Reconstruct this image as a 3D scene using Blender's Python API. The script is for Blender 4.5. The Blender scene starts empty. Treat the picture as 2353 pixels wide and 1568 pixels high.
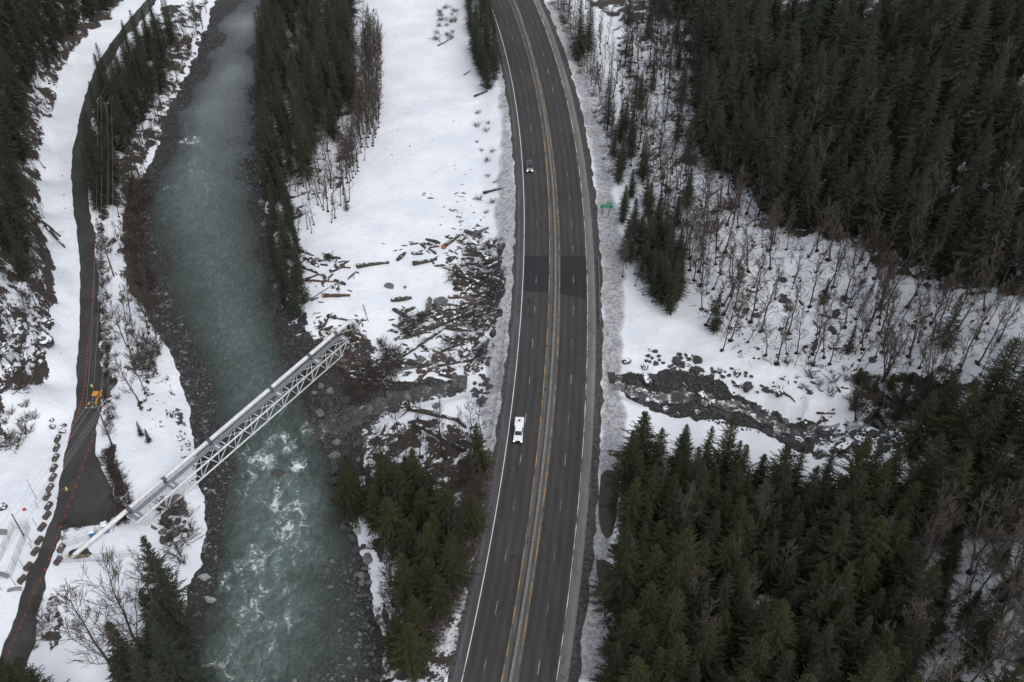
import bpy, math, random
import numpy as np
from mathutils import Vector, Matrix
R = math.radians
SC = bpy.context.scene
COL = SC.collection
rnd = random.Random(7)

# ------------------------------------------------------------------ camera
PW, PH, F = 2353.0, 1568.0, 2396.0          # pixel frame of the view used for measuring, focal length in those pixels
CAMH, ALPHA = 169.0, R(42.5)
cam = bpy.data.cameras.new("camera"); camo = bpy.data.objects.new("camera", cam); COL.objects.link(camo)
camo.location = (0, 0, CAMH); camo.rotation_euler = (R(90) - ALPHA, 0, 0)
cam.sensor_fit = 'HORIZONTAL'; cam.sensor_width = 36; cam.lens = 36 * F / PW
cam.clip_start = 1; cam.clip_end = 3000
SC.camera = camo
# ------------------------------------------------------------------ sky and sun (overcast)
SUN_EL, SUN_AZ = R(52), R(150)
w = bpy.data.worlds.new("World"); SC.world = w; w.use_nodes = True
nt = w.node_tree; bg = nt.nodes["Background"]
sky = nt.nodes.new("ShaderNodeTexSky"); sky.sky_type = 'NISHITA'; sky.sun_disc = False
sky.sun_elevation = SUN_EL; sky.sun_rotation = SUN_AZ
hs = nt.nodes.new("ShaderNodeHueSaturation"); hs.inputs["Saturation"].default_value = 0.25
nt.links.new(sky.outputs[0], hs.inputs["Color"]); nt.links.new(hs.outputs[0], bg.inputs[0]); bg.inputs[1].default_value = 0.15
sl = bpy.data.lights.new("sun", 'SUN'); sl.energy = 0.9; sl.angle = R(35); sl.color = (1, .97, .93)
so = bpy.data.objects.new("sun", sl); COL.objects.link(so)
so.rotation_euler = (R(90) - SUN_EL, 0, math.pi - SUN_AZ)
SC.view_settings.view_transform = 'Standard'; SC.view_settings.look = 'None'
SC.view_settings.exposure = 0.50; SC.view_settings.gamma = 1
SC.cycles.max_bounces = 6; SC.cycles.transparent_max_bounces = 16

# ------------------------------------------------------------------ tagging and linking
def tag(o, label=None, cat=None, group=None, kind=None):
    if label: o['label'] = label
    if cat: o['category'] = cat
    if group: o['group'] = group
    if kind: o['kind'] = kind
    return o
def empty(name, loc=(0, 0, 0), rz=0.0):
    o = bpy.data.objects.new(name, None); COL.objects.link(o); o.location = loc; o.rotation_euler = (0, 0, rz)
    o.empty_display_size = .3
    return o
def copy_tree(o, parent=None):
    c = o.copy(); COL.objects.link(c)
    if parent: c.parent = parent
    for ch in CH.get(o.name, ()): copy_tree(ch, c)
    return c
CH = {}
def child(o, parent):
    o.parent = parent; CH.setdefault(parent.name, []).append(o); return o

class MB:
    def __init__(s): s.v = []; s.f = []; s.m = []
    def add(s, vs, fs, mi=0):
        b = len(s.v); s.v.extend(vs)
        for f in fs: s.f.append(tuple(i + b for i in f)); s.m.append(mi)
    def box(s, c, d, rz=0.0, mi=0, top=1.0, M=None, topy=None):
        ty = top if topy is None else topy
        cr, sr = math.cos(rz), math.sin(rz); vs = []
        for z, kx, ky in ((-.5, 1, 1), (.5, top, ty)):
            for x, y in ((-.5, -.5), (.5, -.5), (.5, .5), (-.5, .5)):
                X, Y = x * d[0] * kx, y * d[1] * ky
                vs.append((c[0] + X * cr - Y * sr, c[1] + X * sr + Y * cr, c[2] + z * d[2]))
        if M: vs = [tuple(M @ Vector(p)) for p in vs]
        s.add(vs, [(3, 2, 1, 0), (4, 5, 6, 7), (0, 1, 5, 4), (1, 2, 6, 5), (2, 3, 7, 6), (3, 0, 4, 7)], mi)
    def tube(s, pts, rs, n=6, cap=True, mi=0):
        pts = [Vector(p) for p in pts]
        if not hasattr(rs, '__len__'): rs = [rs] * len(pts)
        vs = []; fs = []
        up = None
        for i, p in enumerate(pts):
            t = (pts[min(i + 1, len(pts) - 1)] - pts[max(i - 1, 0)])
            t = t.normalized() if t.length > 1e-6 else Vector((0, 0, 1))
            if up is None: up = Vector((0, 0, 1)) if abs(t.z) < .9 else Vector((1, 0, 0))
            a = t.cross(up)
            if a.length < 1e-4: a = t.cross(Vector((1, .3, 0)))
            a.normalize(); b = a.cross(t)
            for k in range(n):
                q = 2 * math.pi * k / n
                vs.append(tuple(p + (a * math.cos(q) + b * math.sin(q)) * rs[i]))
        for i in range(len(pts) - 1):
            for k in range(n):
                k2 = (k + 1) % n
                fs.append((i * n + k, (i + 1) * n + k, (i + 1) * n + k2, i * n + k2))
        if cap:
            fs.append(tuple(range(n))); e = (len(pts) - 1) * n; fs.append(tuple(e + k for k in reversed(range(n))))
        s.add(vs, fs, mi)
    def build(s, name, mat, parent=None, smooth=False, loc=None, rz=None, bevel=0):
        me = bpy.data.meshes.new(name); me.from_pydata(s.v, [], s.f)
        mats = mat if isinstance(mat, (list, tuple)) else [mat]
        for m in mats: me.materials.append(m)
        if len(mats) > 1: me.polygons.foreach_set("material_index", s.m)
        if smooth: me.polygons.foreach_set("use_smooth", [True] * len(me.polygons))
        me.update()
        o = bpy.data.objects.new(name, me); COL.objects.link(o)
        if loc is not None: o.location = loc
        if rz is not None: o.rotation_euler = (0, 0, rz)
        if parent: child(o, parent)
        if bevel:
            b = o.modifiers.new("bevel", 'BEVEL'); b.width = bevel; b.segments = 2; b.limit_method = 'ANGLE'
        return o

# ------------------------------------------------------------------ node helpers
class NT:
    def __init__(s, name):
        s.m = bpy.data.materials.new(name); s.m.use_nodes = True
        s.t = s.m.node_tree; s.b = s.t.nodes["Principled BSDF"]; s.out = s.t.nodes["Material Output"]
        s.b.inputs["Roughness"].default_value = .8
    def n(s, typ, ins=None, **kw):
        nd = s.t.nodes.new("ShaderNode" + typ)
        for k, v in kw.items(): setattr(nd, k, v)
        for k, v in (ins or {}).items(): s.set(nd.inputs[k], v)
        return nd
    def set(s, sock, v):
        if isinstance(v, bpy.types.NodeSocket): s.t.links.new(v, sock)
        elif isinstance(v, bpy.types.Node): s.t.links.new(v.outputs[0], sock)
        else:
            if hasattr(sock.default_value, '__len__') and hasattr(v, '__len__') and len(v) == 3 and len(sock.default_value) == 4: v = (*v, 1)
            sock.default_value = v
    def math(s, op, a, b=0.5, clamp=False):
        return s.n("Math", {0: a, 1: b}, operation=op, use_clamp=clamp).outputs[0]
    def noise(s, scale, detail=5, rough=.55, vec=None, dist=0.0):
        nd = s.n("TexNoise", {"Scale": scale, "Detail": detail, "Roughness": rough, "Distortion": dist})
        if vec is not None: s.set(nd.inputs["Vector"], vec)
        return nd.outputs[0]
    def vor(s, scale, vec=None, feature='F1', rand=1.0):
        nd = s.n("TexVoronoi", {"Scale": scale, "Randomness": rand}, feature=feature)
        if vec is not None: s.set(nd.inputs["Vector"], vec)
        return nd
    def pos(s): return s.n("NewGeometry").outputs["Position"]
    def obj(s): return s.n("TexCoord").outputs["Object"]
    def step(s, x, lo, hi):
        return s.n("MapRange", {"Value": x, "From Min": lo, "From Max": hi}, interpolation_type='SMOOTHSTEP').outputs[0]
    def lin(s, x, a, b, c, d):
        return s.n("MapRange", {"Value": x, "From Min": a, "From Max": b, "To Min": c, "To Max": d}).outputs[0]
    def mix(s, f, a, b):
        nd = s.n("Mix", data_type='RGBA'); s.set(nd.inputs[0], f); s.set(nd.inputs[6], a); s.set(nd.inputs[7], b); return nd.outputs[2]
    def attr(s, name): return s.n("Attribute", attribute_name=name).outputs["Fac"]
    def bump(s, h, strength=.5, dist=.1):
        nd = s.n("Bump", {"Height": h, "Strength": strength, "Distance": dist}); s.set(s.b.inputs["Normal"], nd.outputs[0]); return nd
    def base(s, c): s.set(s.b.inputs["Base Color"], c)
    def rough(s, c): s.set(s.b.inputs["Roughness"], c)
    def scale(s, v, sc):
        return s.n("Mapping", {"Vector": v, "Scale": sc}).outputs[0]

def flat(name, c, rough=.6, metal=0.0, var=.12, scale=3.0, emit=None, bump=0.0):
    t = NT(name); v = t.obj()
    n = t.noise(scale, 6, .6, v)
    d = tuple(x * (1 - var * 1.6) for x in c); l = tuple(min(1, x * (1 + var)) for x in c)
    t.base(t.mix(t.step(n, .3, .7), d, l)); t.rough(rough); t.b.inputs["Metallic"].default_value = metal
    if bump: t.bump(n, bump, .05)
    if emit: t.b.inputs["Emission Color"].default_value = (*emit[:3], 1); t.b.inputs["Emission Strength"].default_value = emit[3]
    return t.m

SNOW = (.80, .83, .87)
M = {}
# ------------------------------------------------------------------ pixel <-> world
sA, cA = math.sin(ALPHA), math.cos(ALPHA)
def ray(px, py):
    u = (px - PW / 2) / F; v = (py - PH / 2) / F
    return u, cA - v * sA, -sA - v * cA
def plane(px, py, z=0.0):
    dx, dy, dz = ray(px, py); t = (z - CAMH) / dz
    return dx * t, dy * t
def proj(x, y, z):
    zz = z - CAMH; dep = y * cA - zz * sA
    return PW / 2 + F * x / dep, PH / 2 + F * (-y * sA - zz * cA) / dep

# numpy value noise
_rs = np.random.RandomState(3); _tab = _rs.rand(256, 256)
def vnoise(x, y, s=1.0, o=0):
    x = np.asarray(x) / s + 37.1 * o + 500; y = np.asarray(y) / s + 11.7 * o + 500
    i = np.floor(x).astype(int); j = np.floor(y).astype(int); fx = x - i; fy = y - j
    fx = fx * fx * (3 - 2 * fx); fy = fy * fy * (3 - 2 * fy)
    g = lambda a, b: _tab[a % 256, b % 256]
    return (g(i, j) * (1 - fx) + g(i + 1, j) * fx) * (1 - fy) + (g(i, j + 1) * (1 - fx) + g(i + 1, j + 1) * fx) * fy
def fbm(x, y, s, n=4, o=0):
    r = 0; a = .5; t = 0
    for k in range(n): r = r + a * vnoise(x, y, s / 2 ** k, o + k); t += a; a *= .5
    return r / t - .5
def sstep(x, a, b):
    t = np.clip((x - a) / (b - a), 0, 1); return t * t * (3 - 2 * t)

# ------------------------------------------------------------------ highway lines measured on the road plane (z = 0)
L_WHITE = [(1122,0),(1143,53),(1174.5,180),(1186,254),(1196.5,327),(1203,417),(1205.5,521),(1204,587),(1199,691),(1191.5,791),(1180,895),(1173,948),(1159.5,1048),(1139.5,1178),(1111,1345),(1059,1568)]
R_WHITE = [(1226.5,0),(1260,83.5),(1287,170),(1310,267),(1327,361),(1337,434),(1343.5,524),(1347.5,587),(1350,667),(1349.5,791),(1347,874),(1343.5,958),(1338.5,1048),(1323.5,1224.5),(1305,1371.5),(1278.5,1568)]
L_YEL = [(1170,0),(1196.5,67),(1220,160),(1240,254),(1253,341),(1261.7,468),(1263,587),(1261,667),(1256.6,778),(1248,885),(1238,1025),(1221.6,1158),(1196.5,1311),(1176,1434),(1153,1568)]
R_YEL = [(1183,0),(1210,77),(1233,160),(1253,257),(1270,351),(1280.6,468),(1286,587),(1286,691),(1281.6,791),(1275,901),(1261,1043),(1248,1161),(1226.5,1324.6),(1199.8,1488),(1186.5,1568)]
def fitline(pts, deg=6):
    P = np.array([plane(*p) for p in pts]); m, s = P[:, 1].mean(), P[:, 1].std()
    c = np.polyfit((P[:, 1] - m) / s, P[:, 0], deg); y0, y1 = P[:, 1].min() + 2, P[:, 1].max() - 2
    f = lambda y: np.polyval(c, (y - m) / s)
    d0 = (f(y0 + 3) - f(y0)) / 3; d1 = (f(y1) - f(y1 - 8)) / 8
    def g(y):
        y = np.asarray(y, float); yc = np.clip(y, y0, y1)
        return f(yc) + np.where(y < y0, (y - y0) * d0, 0) + np.where(y > y1, (y - y1) * d1, 0)
    return g
XL, XR, YL, YR = fitline(L_WHITE, 5), fitline(R_WHITE, 5), fitline(L_YEL, 5), fitline(R_YEL, 5)
def slant(y): return np.sqrt(1 + ((XL(np.asarray(y) + .5) - XL(np.asarray(y) - .5))) ** 2)   # horizontal width per metre of true width
SHL, SHR = 1.8, 2.6                     # paved shoulders

# ------------------------------------------------------------------ terrain heights
WATER = -9.0
CPT = []
def cp(z, pts):
    for p in pts:
        x, y = plane(p[0], p[1], z); CPT.append((x, y, z))
def dens(pts, step=45):
    out = []
    for a, b in zip(pts[:-1], pts[1:]):
        n = max(1, int(math.hypot(b[0] - a[0], b[1] - a[1]) / step))
        out += [(a[0] + (b[0] - a[0]) * k / n, a[1] + (b[1] - a[1]) * k / n) for k in range(n)]
    return out + [pts[-1]]
WL = [(528,-70),(501,0),(477,65),(455,130),(423,205),(393,260),(366,325),(345,400),(340,480),(350,560),(370,640),(410,720),(450,800),(485,880),(500,960),(520,1020),(530,1090),(512,1150),(500,1230),(500,1300),(480,1350),(455,1420),(440,1500),(405,1568)]
WR = [(668,-70),(640,0),(612,90),(600,180),(598,300),(597,440),(605,560),(622,650),(640,720),(662,790),(690,850),(690,900),(700,940),(720,1000),(750,1050),(780,1120),(790,1190),(820,1240),(840,1300),(850,1380),(862,1450),(868,1568)]
cp(WATER, dens(WL)); cp(WATER, dens(WR))
SL = [(522,-70),(497,0),(468,75),(440,150),(405,225),(372,320),(335,400),(300,440),(290,540),(312,650),(352,760),(388,800),(415,860),(436,935),(442,1000),(450,1070),(472,1150),(474,1230),(458,1310),(440,1380),(418,1450),(395,1568)]   # snow edge above the left bar
cp(-7.2, dens(SL, 60))
cp(-10.6, [(598,-60),(570,60),(530,180),(470,260),(450,340),(440,420),(450,520),(480,620),(530,720),(560,800),(590,880),(600,960),(620,1040),(640,1120),(640,1210),(640,1300),(600,1400),(580,1500),(560,1568),(560,1180),(720,1150)])
cp(-9.35, [(560,200),(545,260),(535,330),(545,410),(580,250),(580,350),(740,1330),(760,1420),(740,1500),(790,1540),(800,1450),(530,1000),(760,1200),(400,560),(410,620),(450,700)])
# left bench with its road
RD_L = [(345,-20),(337,0),(301,40),(264,87),(230,134),(207,187),(187,247),(177,301),(167,347),(164,401),(167,468),(176,524),(182,591),(184,674),(184,758),(177,841),(174,925),(164,991),(148,1046),(140,1094),(132,1137),(124,1184),(104,1224),(87,1278),(67,1311),(50,1361),(37,1411),(20,1461),(-2,1510),(-40,1600)]
RD_R = [(372,-20),(361,0),(334,40),(294,80),(264,127),(240,167),(230,207),(214,260),(200,321),(200,384),(204,451),(214,524),(222,591),(227,691),(230,791),(237,858),(235,941),(224,991),(220,1046),(238,1085),(256,1120),(266,1171),(250,1205),(167,1212),(144,1218),(130,1251),(117,1284),(104,1328),(97,1378),(87,1428),(77,1478),(40,1600)]
cp(-2.5, dens(RD_L, 70)); cp(-2.5, dens(RD_R, 70))
cp(-2.2, [(300,10),(150,230),(120,350),(120,480),(150,620),(140,760),(120,880),(80,1000),(60,1100),(20,1150),(40,1250),(0,1350),(-60,1300),(-80,1150)])
cp(-3.0, [(360,50),(300,130),(250,330),(230,500),(250,620),(262,800),(280,950),(300,1100),(280,1230),(230,1290),(200,1250),(180,1350),(250,1400),(330,1400),(150,1480),(250,1550),(360,1480)])
cp(-5.6, [(345,1215),(385,1150),(330,1190),(360,1240),(400,1180)]); cp(-6.6, [(430,1110),(430,1180)])
cp(-4.6, [(400,60),(370,150),(330,250),(290,350),(270,430),(285,620),(310,750),(340,870),(370,960),(390,1050),(400,1120),(420,1200),(400,1300),(370,1330)])
HE = [(300,-10),(250,50),(182,112),(150,150),(120,230),(100,270),(97,330),(95,420),(105,560),(132,620),(130,700),(118,800),(90,890),(40,980),(-20,1010)]   # foot of the left hill
cp(-1.6, dens(HE, 60))
cp(5.0, [(190,20),(130,90),(90,150),(70,230),(60,330),(55,450),(70,560),(90,660),(85,760),(60,850),(10,920)])
cp(15.0, [(100,-40),(40,60),(0,200),(-10,350),(-20,500),(-10,650),(-20,800)])
cp(30.0, [(-100,100),(-120,400),(-120,700),(-120,-100)])
# meadow, debris fan, right bank
cp(-6.0, [(655,0),(625,100),(615,220),(612,360),(612,470),(625,560),(655,660),(680,740),(700,790)])
cp(-4.2, [(700,40),(700,200),(690,350),(700,480),(700,600),(720,690),(760,740)])
cp(-3.6, [(840,50),(900,200),(950,60),(1000,30),(900,350),(850,450),(1000,350),(1000,500),(900,600),(780,620),(1030,150)])
cp(-4.0, [(900,700),(1000,650),(820,740),(1050,560),(900,820),(1040,760),(800,800)])
cp(-7.2, [(770,850),(810,850),(800,810),(840,850),(745,820),(735,860),(760,790)])
cp(-5.2, [(840,890),(950,870),(760,790),(1030,850)])
cp(-7.8, [(740,900),(720,860),(760,940),(820,990),(780,1010)])
cp(-3.4, [(1050,930),(960,960),(1080,1000),(1000,1060)])
cp(-6.5, [(840,1060),(850,1160),(870,1250),(890,1340),(890,1450),(890,1560)])
cp(-4.8, [(920,1120),(930,1250),(950,1380),(940,1500)])
cp(-2.8, [(1040,1150),(1020,1280),(1000,1400),(980,1530)])
# right side of the highway
cp(0.0, [(1440,650),(1450,760),(1445,820),(1420,1050),(1410,1200),(1400,1400),(1390,1560),(1400,300),(1370,150),(1330,20),(1420,450)])
cp(0.8, [(1500,770),(1570,790),(1480,1000),(1560,1040),(1470,1200),(1460,1450),(1450,300),(1470,450)])
cp(2.5, [(1650,830),(1560,640),(1700,1060),(1560,1250),(1560,1500),(1500,150),(1520,330)])
cp(5.0, [(1780,880),(1700,640),(1800,1120),(1700,1350),(1660,1550),(1640,420),(1640,200)])
cp(9.0, [(1900,920),(1850,700),(1900,1200),(1850,1400),(1850,1560),(1760,450),(1750,200),(1700,20)])
cp(15.0, [(2080,800),(2000,600),(2050,1150),(2050,1400),(2030,1560),(1900,380),(1880,100)])
cp(23.0, [(2250,850),(2200,600),(2250,1100),(2250,1350),(2230,1560),(2050,300),(2020,60)])
cp(33.0, [(2353,600),(2400,850),(2400,1150),(2400,1400),(2200,250),(2150,0)])
cp(48.0, [(2550,500),(2600,900),(2600,1300),(2353,150),(2300,-100)])
CPT = np.array(CPT)
_d = np.hypot(CPT[:, None, 0] - CPT[None, :, 0], CPT[:, None, 1] - CPT[None, :, 1])
_n = len(CPT); _A = np.zeros((_n + 1, _n + 1)); _A[:_n, :_n] = _d - np.eye(_n) * 1.5; _A[_n, :_n] = 1; _A[:_n, _n] = 1
_w = np.linalg.solve(_A, np.append(CPT[:, 2], 0))
GX0, GX1, GY0, GY1 = -330, 420, 30, 640
gx = np.arange(GX0, GX1 + 1.0); gy = np.arange(GY0, GY1 + 1.0)
XX, YY = np.meshgrid(gx, gy)
HG = np.full(XX.shape, _w[_n])
for k in range(_n): HG += _w[k] * np.hypot(XX - CPT[k, 0], YY - CPT[k, 1])
HG = np.clip(HG, -12, 90)
def segdist(x, y, P):
    best = np.full(np.shape(x), 1e9); bt = np.zeros(np.shape(x))
    for i in range(len(P) - 1):
        ax, ay = P[i][:2]; bx, by = P[i + 1][:2]; dx, dy = bx - ax, by - ay
        t = np.clip(((x - ax) * dx + (y - ay) * dy) / (dx * dx + dy * dy + 1e-9), 0, 1)
        d = np.hypot(x - ax - t * dx, y - ay - t * dy); m = d < best
        best = np.where(m, d, best); bt = np.where(m, i + t, bt)
    return best, bt
def pip(x, y, P):
    ins = np.zeros(np.shape(x), bool); j = len(P) - 1
    for i in range(len(P)):
        xi, yi = P[i][:2]; xj, yj = P[j][:2]
        c = ((yi > y) != (yj > y)) & (x < (xj - xi) * (y - yi) / (yj - yi + 1e-12) + xi); ins ^= c; j = i
    return ins
# roughness: stronger on hills
hill = sstep(HG, -1.0, 8.0)
HG += fbm(XX, YY, 14, 4) * (0.5 + 2.6 * hill) + fbm(XX, YY, 4, 2, 5) * (.25 + .9 * hill)
# road corridor
sl_ = slant(YY)
dl = (XL(YY) - SHL * sl_ - XX) / sl_; dr = (XX - XR(YY) - (SHR + 1.2) * sl_) / sl_
out = np.maximum(dl, dr)
wgt = np.where(dl > dr, sstep(dl, .5, 11), sstep(dr, .5, 9))
HG = np.where(out <= .5, -.10, -.10 * (1 - wgt) + HG * wgt)
# left bench road smooth
RDPOLY = [plane(px, py, -2.5) for px, py in RD_L + RD_R[::-1]]
_rd, _ = segdist(XX, YY, RDPOLY + RDPOLY[:1]); _rin = pip(XX, YY, RDPOLY)
_rs_ = np.where(_rin, 1.0, 1 - sstep(_rd, .3, 2.5)); HG = HG * (1 - _rs_) + (-2.52) * _rs_
# creeks
CREEK_R = [(1404,876,-3.4),(1424,888,-3.2),(1477,912,-2.8),(1510,916,-2.5),(1594,914,-1.6),(1677,935,-.2),(1727,948,.8),(1791,985,2.2),(1835,1003,3.2),(1915,985,5),(2000,975,8),(2090,930,12)]
CREEK_L = [(1066,884,-5.0),(1019,898,-5.5),(922,912,-6.3),(872,935,-7.0),(789,968,-8.0),(738,991,-8.9),(700,1000,-9.3)]
def chan(P3, w0, w1, slope):
    global HG
    W = [(*plane(a, b, z), z) for a, b, z in P3]
    d, t = segdist(XX, YY, W); zz = np.interp(t, range(len(W)), [q[2] for q in W])
    hw = w0 + (w1 - w0) * (t / (len(W) - 1)) + fbm(XX, YY, 6, 2, 9) * 2
    cut = zz + np.maximum(0, d - hw) * slope
    m = np.where((out <= 1.5), 0, 1)
    HG = np.where((cut < HG) & (m > 0) & (d < 16), cut, HG); return W
CRW = chan(CREEK_R, 3.2, 2.0, .9); CLW = chan(CREEK_L, 2.6, 5.0, .55)
# puddle hollows by the right shoulder
PUDZ = -.75
PUD = [[plane(a, b, PUDZ) for a, b in q] for q in ([(1394,1083),(1412,1085),(1421,1110),(1418,1170),(1412,1215),(1400,1244),(1385,1228),(1377,1195),(1378,1130),(1382,1095)],
       [(1376,1288),(1395,1290),(1406,1320),(1410,1350),(1402,1388),(1386,1370),(1374,1330),(1370,1300)])]
for PP in PUD:
    d, _ = segdist(XX, YY, PP + PP[:1]); d = np.where(pip(XX, YY, PP), -d, d)
    k_ = 1 - sstep(d, -.6, 1.0); HG = HG * (1 - k_) + np.minimum(HG, PUDZ) * k_
def H(x, y):
    x = np.clip(np.asarray(x, float), GX0, GX1 - 1.001); y = np.clip(np.asarray(y, float), GY0, GY1 - 1.001)
    i = (x - GX0).astype(int); j = (y - GY0).astype(int); fx = x - GX0 - i; fy = y - GY0 - j
    return (HG[j, i] * (1 - fx) + HG[j, i + 1] * fx) * (1 - fy) + (HG[j + 1, i] * (1 - fx) + HG[j + 1, i + 1] * fx) * fy
def hit(px, py):
    dx, dy, dz = ray(px, py); t = (75 - CAMH) / dz; t1 = (-12.5 - CAMH) / dz
    ts = np.linspace(t, t1, 900); d = CAMH + ts * dz - H(ts * dx, ts * dy)
    k = int(np.argmax(d < 0)); 
    if k == 0: k = len(ts) - 1
    a, b = ts[k - 1], ts[k]; f = d[k - 1] / (d[k - 1] - d[k] + 1e-9); t = a + (b - a) * f
    return Vector((t * dx, t * dy, float(H(t * dx, t * dy))))
def hits(pts): return [tuple(hit(a, b)) for a, b in pts]
def T(x0, y0):                      # crops of 640 px of the photograph, enlarged
    return lambda tx, ty: (x0 / 1.088 + tx / 2.994, y0 / 1.088 + ty / 2.994)
TC = T(640, 570)

# ------------------------------------------------------------------ terrain sheet
def hw(y): return 20 + .46 * y
us = np.linspace(-1.42, 1.42, 800); us = np.concatenate([[-2.0, -1.8, -1.6], us, [1.6, 1.8, 2.0]])
ys = 74 * np.power(400 / 74, np.linspace(0, 1, 560)); ys = np.concatenate([[50, 62], ys, [420, 450, 500, 560, 620]])
UU, YG = np.meshgrid(us, ys); XG = UU * hw(YG); ZG = H(XG, YG)
ny, nx = XG.shape
A_snow = np.full(XG.shape, 1.7); A_grav = np.zeros(XG.shape); A_dirty = np.zeros(XG.shape)
def paint(poly, snow=None, grav=None, dirty=None):
    P = [hit(a, b) for a, b in poly]
    jx = fbm(XG, YG, 5, 3, 3) * 3.0; jy = fbm(XG, YG, 5, 3, 8) * 3.0
    m = pip(XG + jx, YG + jy, P)
    for A, v in ((A_snow, snow), (A_grav, grav), (A_dirty, dirty)):
        if v is not None: A[m] = v
paint(HE + [(-400,1010),(-400,-60)], snow=.62)
paint([(0,600),(60,640),(110,760),(70,840),(0,900),(-50,800)], snow=.82, grav=.2)
paint([(70,60),(140,100),(130,240),(100,330),(70,250),(50,150)], snow=.74, grav=.25)
paint([(-20,880),(40,900),(70,980),(20,1020),(-20,1040)], snow=1.0)
paint([(330,60),(372,10),(480,0),(440,130),(370,320),(290,440),(240,520),(215,470),(210,330),(240,200)], snow=.74)
paint([(255,500),(290,460),(350,700),(430,1000),(340,1010),(300,880),(270,700)], snow=1.02)
paint([(236,1040),(262,1020),(275,1090),(305,1160),(300,1200),(262,1215),(258,1130)], snow=.60)
paint([(218,500),(250,520),(255,760),(268,880),(262,1000),(235,960),(236,860),(228,700)], snow=.86)
paint([(110,1340),(140,1380),(150,1450),(120,1500),(80,1470)], snow=.95)
paint(SL + WL[::-1], snow=-.5, grav=1)
paint([(285,430),(345,390),(330,500),(345,600),(345,700),(310,680),(285,560)], snow=.25, grav=.3)
paint(WR + [(700,1568),(500,1300),(350,500),(500,0)], snow=-.5, grav=1)
paint(WL + [(900,1568),(700,800),(650,0)], snow=-.5, grav=1)
paint([(596,440),(612,440),(640,560),(675,680),(720,740),(730,800),(700,860),(690,850),(640,720)], snow=.42, grav=.9)
paint([(600,0),(840,0),(850,250),(800,420),(690,500),(720,700),(680,740),(620,520),(600,300)], snow=.95)
paint([(690,860),(760,880),(830,885),(1050,870),(1075,885),(1060,905),(900,930),(850,985),(830,1080),(800,1200),(820,1260),(780,1140),(715,1000)], snow=.12, grav=1)
paint([(700,740),(800,760),(900,770),(1080,620),(1130,640),(1110,860),(900,850),(760,860)], snow=.93, grav=.3)
paint([(705,800),(745,775),(800,765),(850,775),(880,850),(820,890),(740,890),(700,850)], snow=.45, grav=.5)
paint([(1050,480),(1130,520),(1130,640),(1040,600)], snow=.95, grav=.2)
paint([(830,985),(1000,960),(1110,1000),(1120,1150),(1060,1330),(980,1568),(880,1568),(870,1300),(830,1150)], snow=.70)
paint([(880,1250),(925,1290),(930,1400),(890,1430),(870,1330)], snow=1.3)
paint([(880,1450),(905,1450),(900,1568),(870,1568)], snow=.9)
paint([(1130,1020),(1105,1180),(1080,1300),(1000,1568),(1030,1568),(1100,1370),(1125,1230),(1145,1080)], snow=.70, dirty=.95)
paint([(1060,1060),(1150,1040),(1110,1260),(1060,1430),(1000,1568),(955,1568),(1010,1400),(1050,1250)], snow=.66, dirty=.9)
paint([(960,1568),(1000,1450),(1060,1380),(1060,1430),(1020,1568)], snow=.8, dirty=.5)
# ploughed grey snow along the highway
paint([(1105,0),(1120,60),(1140,180),(1150,300),(1140,420),(1135,520),(1145,600),(1135,700),(1120,800),(1112,900),(1105,980),(1140,1080),(1165,1000),(1172,900),(1190,700),(1190,400),(1170,200),(1130,60),(1115,0)], snow=1.25, dirty=.9)
paint([(1140,560),(1160,560),(1155,700),(1135,800),(1110,760),(1125,680)], snow=.62, grav=.5, dirty=.5)
paint([(1240,0),(1300,0),(1370,250),(1410,430),(1438,560),(1440,700),(1438,830),(1420,880),(1440,950),(1435,1060),(1420,1180),(1400,1300),(1405,1400),(1385,1568),(1310,1568),(1350,1300),(1380,1000),(1382,700),(1360,400),(1320,200)], snow=1.35, dirty=.85)
# right hillside
paint([(1340,0),(1440,60),(1430,250),(1470,400),(1560,500),(1760,520),(1950,600),(2200,680),(2500,680),(2500,-100),(1340,-100)], snow=.66)
paint([(1400,60),(1560,40),(1620,300),(1700,430),(1800,520),(1700,540),(1560,520),(1440,440)], snow=.98)
paint([(1560,560),(1760,520),(1950,560),(2200,680),(2300,720),(2250,860),(1960,860),(1800,850),(1650,760),(1570,700)], snow=1.12)
paint([(1960,860),(2120,860),(2250,880),(2150,960),(2060,980),(1960,950)], snow=.72, grav=.2)
paint([(1408,868),(1440,862),(1500,858),(1560,848),(1612,868),(1700,905),(1780,938),(1850,965),(1920,955),(1990,965),(2060,975),(2090,1010),(2020,1035),(1900,1035),(1830,1035),(1760,1000),(1660,970),(1580,960),(1500,950),(1440,915)], snow=.20, grav=.75)
paint([(1880,930),(2010,950),(2080,960),(2110,1010),(2000,1060),(1860,1050)], snow=.80, grav=.5)
paint([(1500,800),(1600,830),(1780,890),(1880,930),(1840,950),(1700,895),(1600,860),(1500,850),(1460,830)], snow=1.12)
paint([(1400,1080),(1600,1120),(1900,1100),(2300,1080),(2500,900),(2600,1700),(1380,1700)], snow=.80)
paint([(2060,1240),(2200,1250),(2340,1230),(2353,1568),(2050,1568),(2050,1400)], snow=1.0)
A_snow[ZG < -8.6] = -.5; A_grav[ZG < -8.6] = 1
for A in (A_snow, A_grav, A_dirty):
    for _ in range(14 if A is A_dirty else 2):
        A[1:-1, 1:-1] = (A[1:-1, 1:-1] * 2 + A[:-2, 1:-1] + A[2:, 1:-1] + A[1:-1, :-2] + A[1:-1, 2:]) / 6

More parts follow.
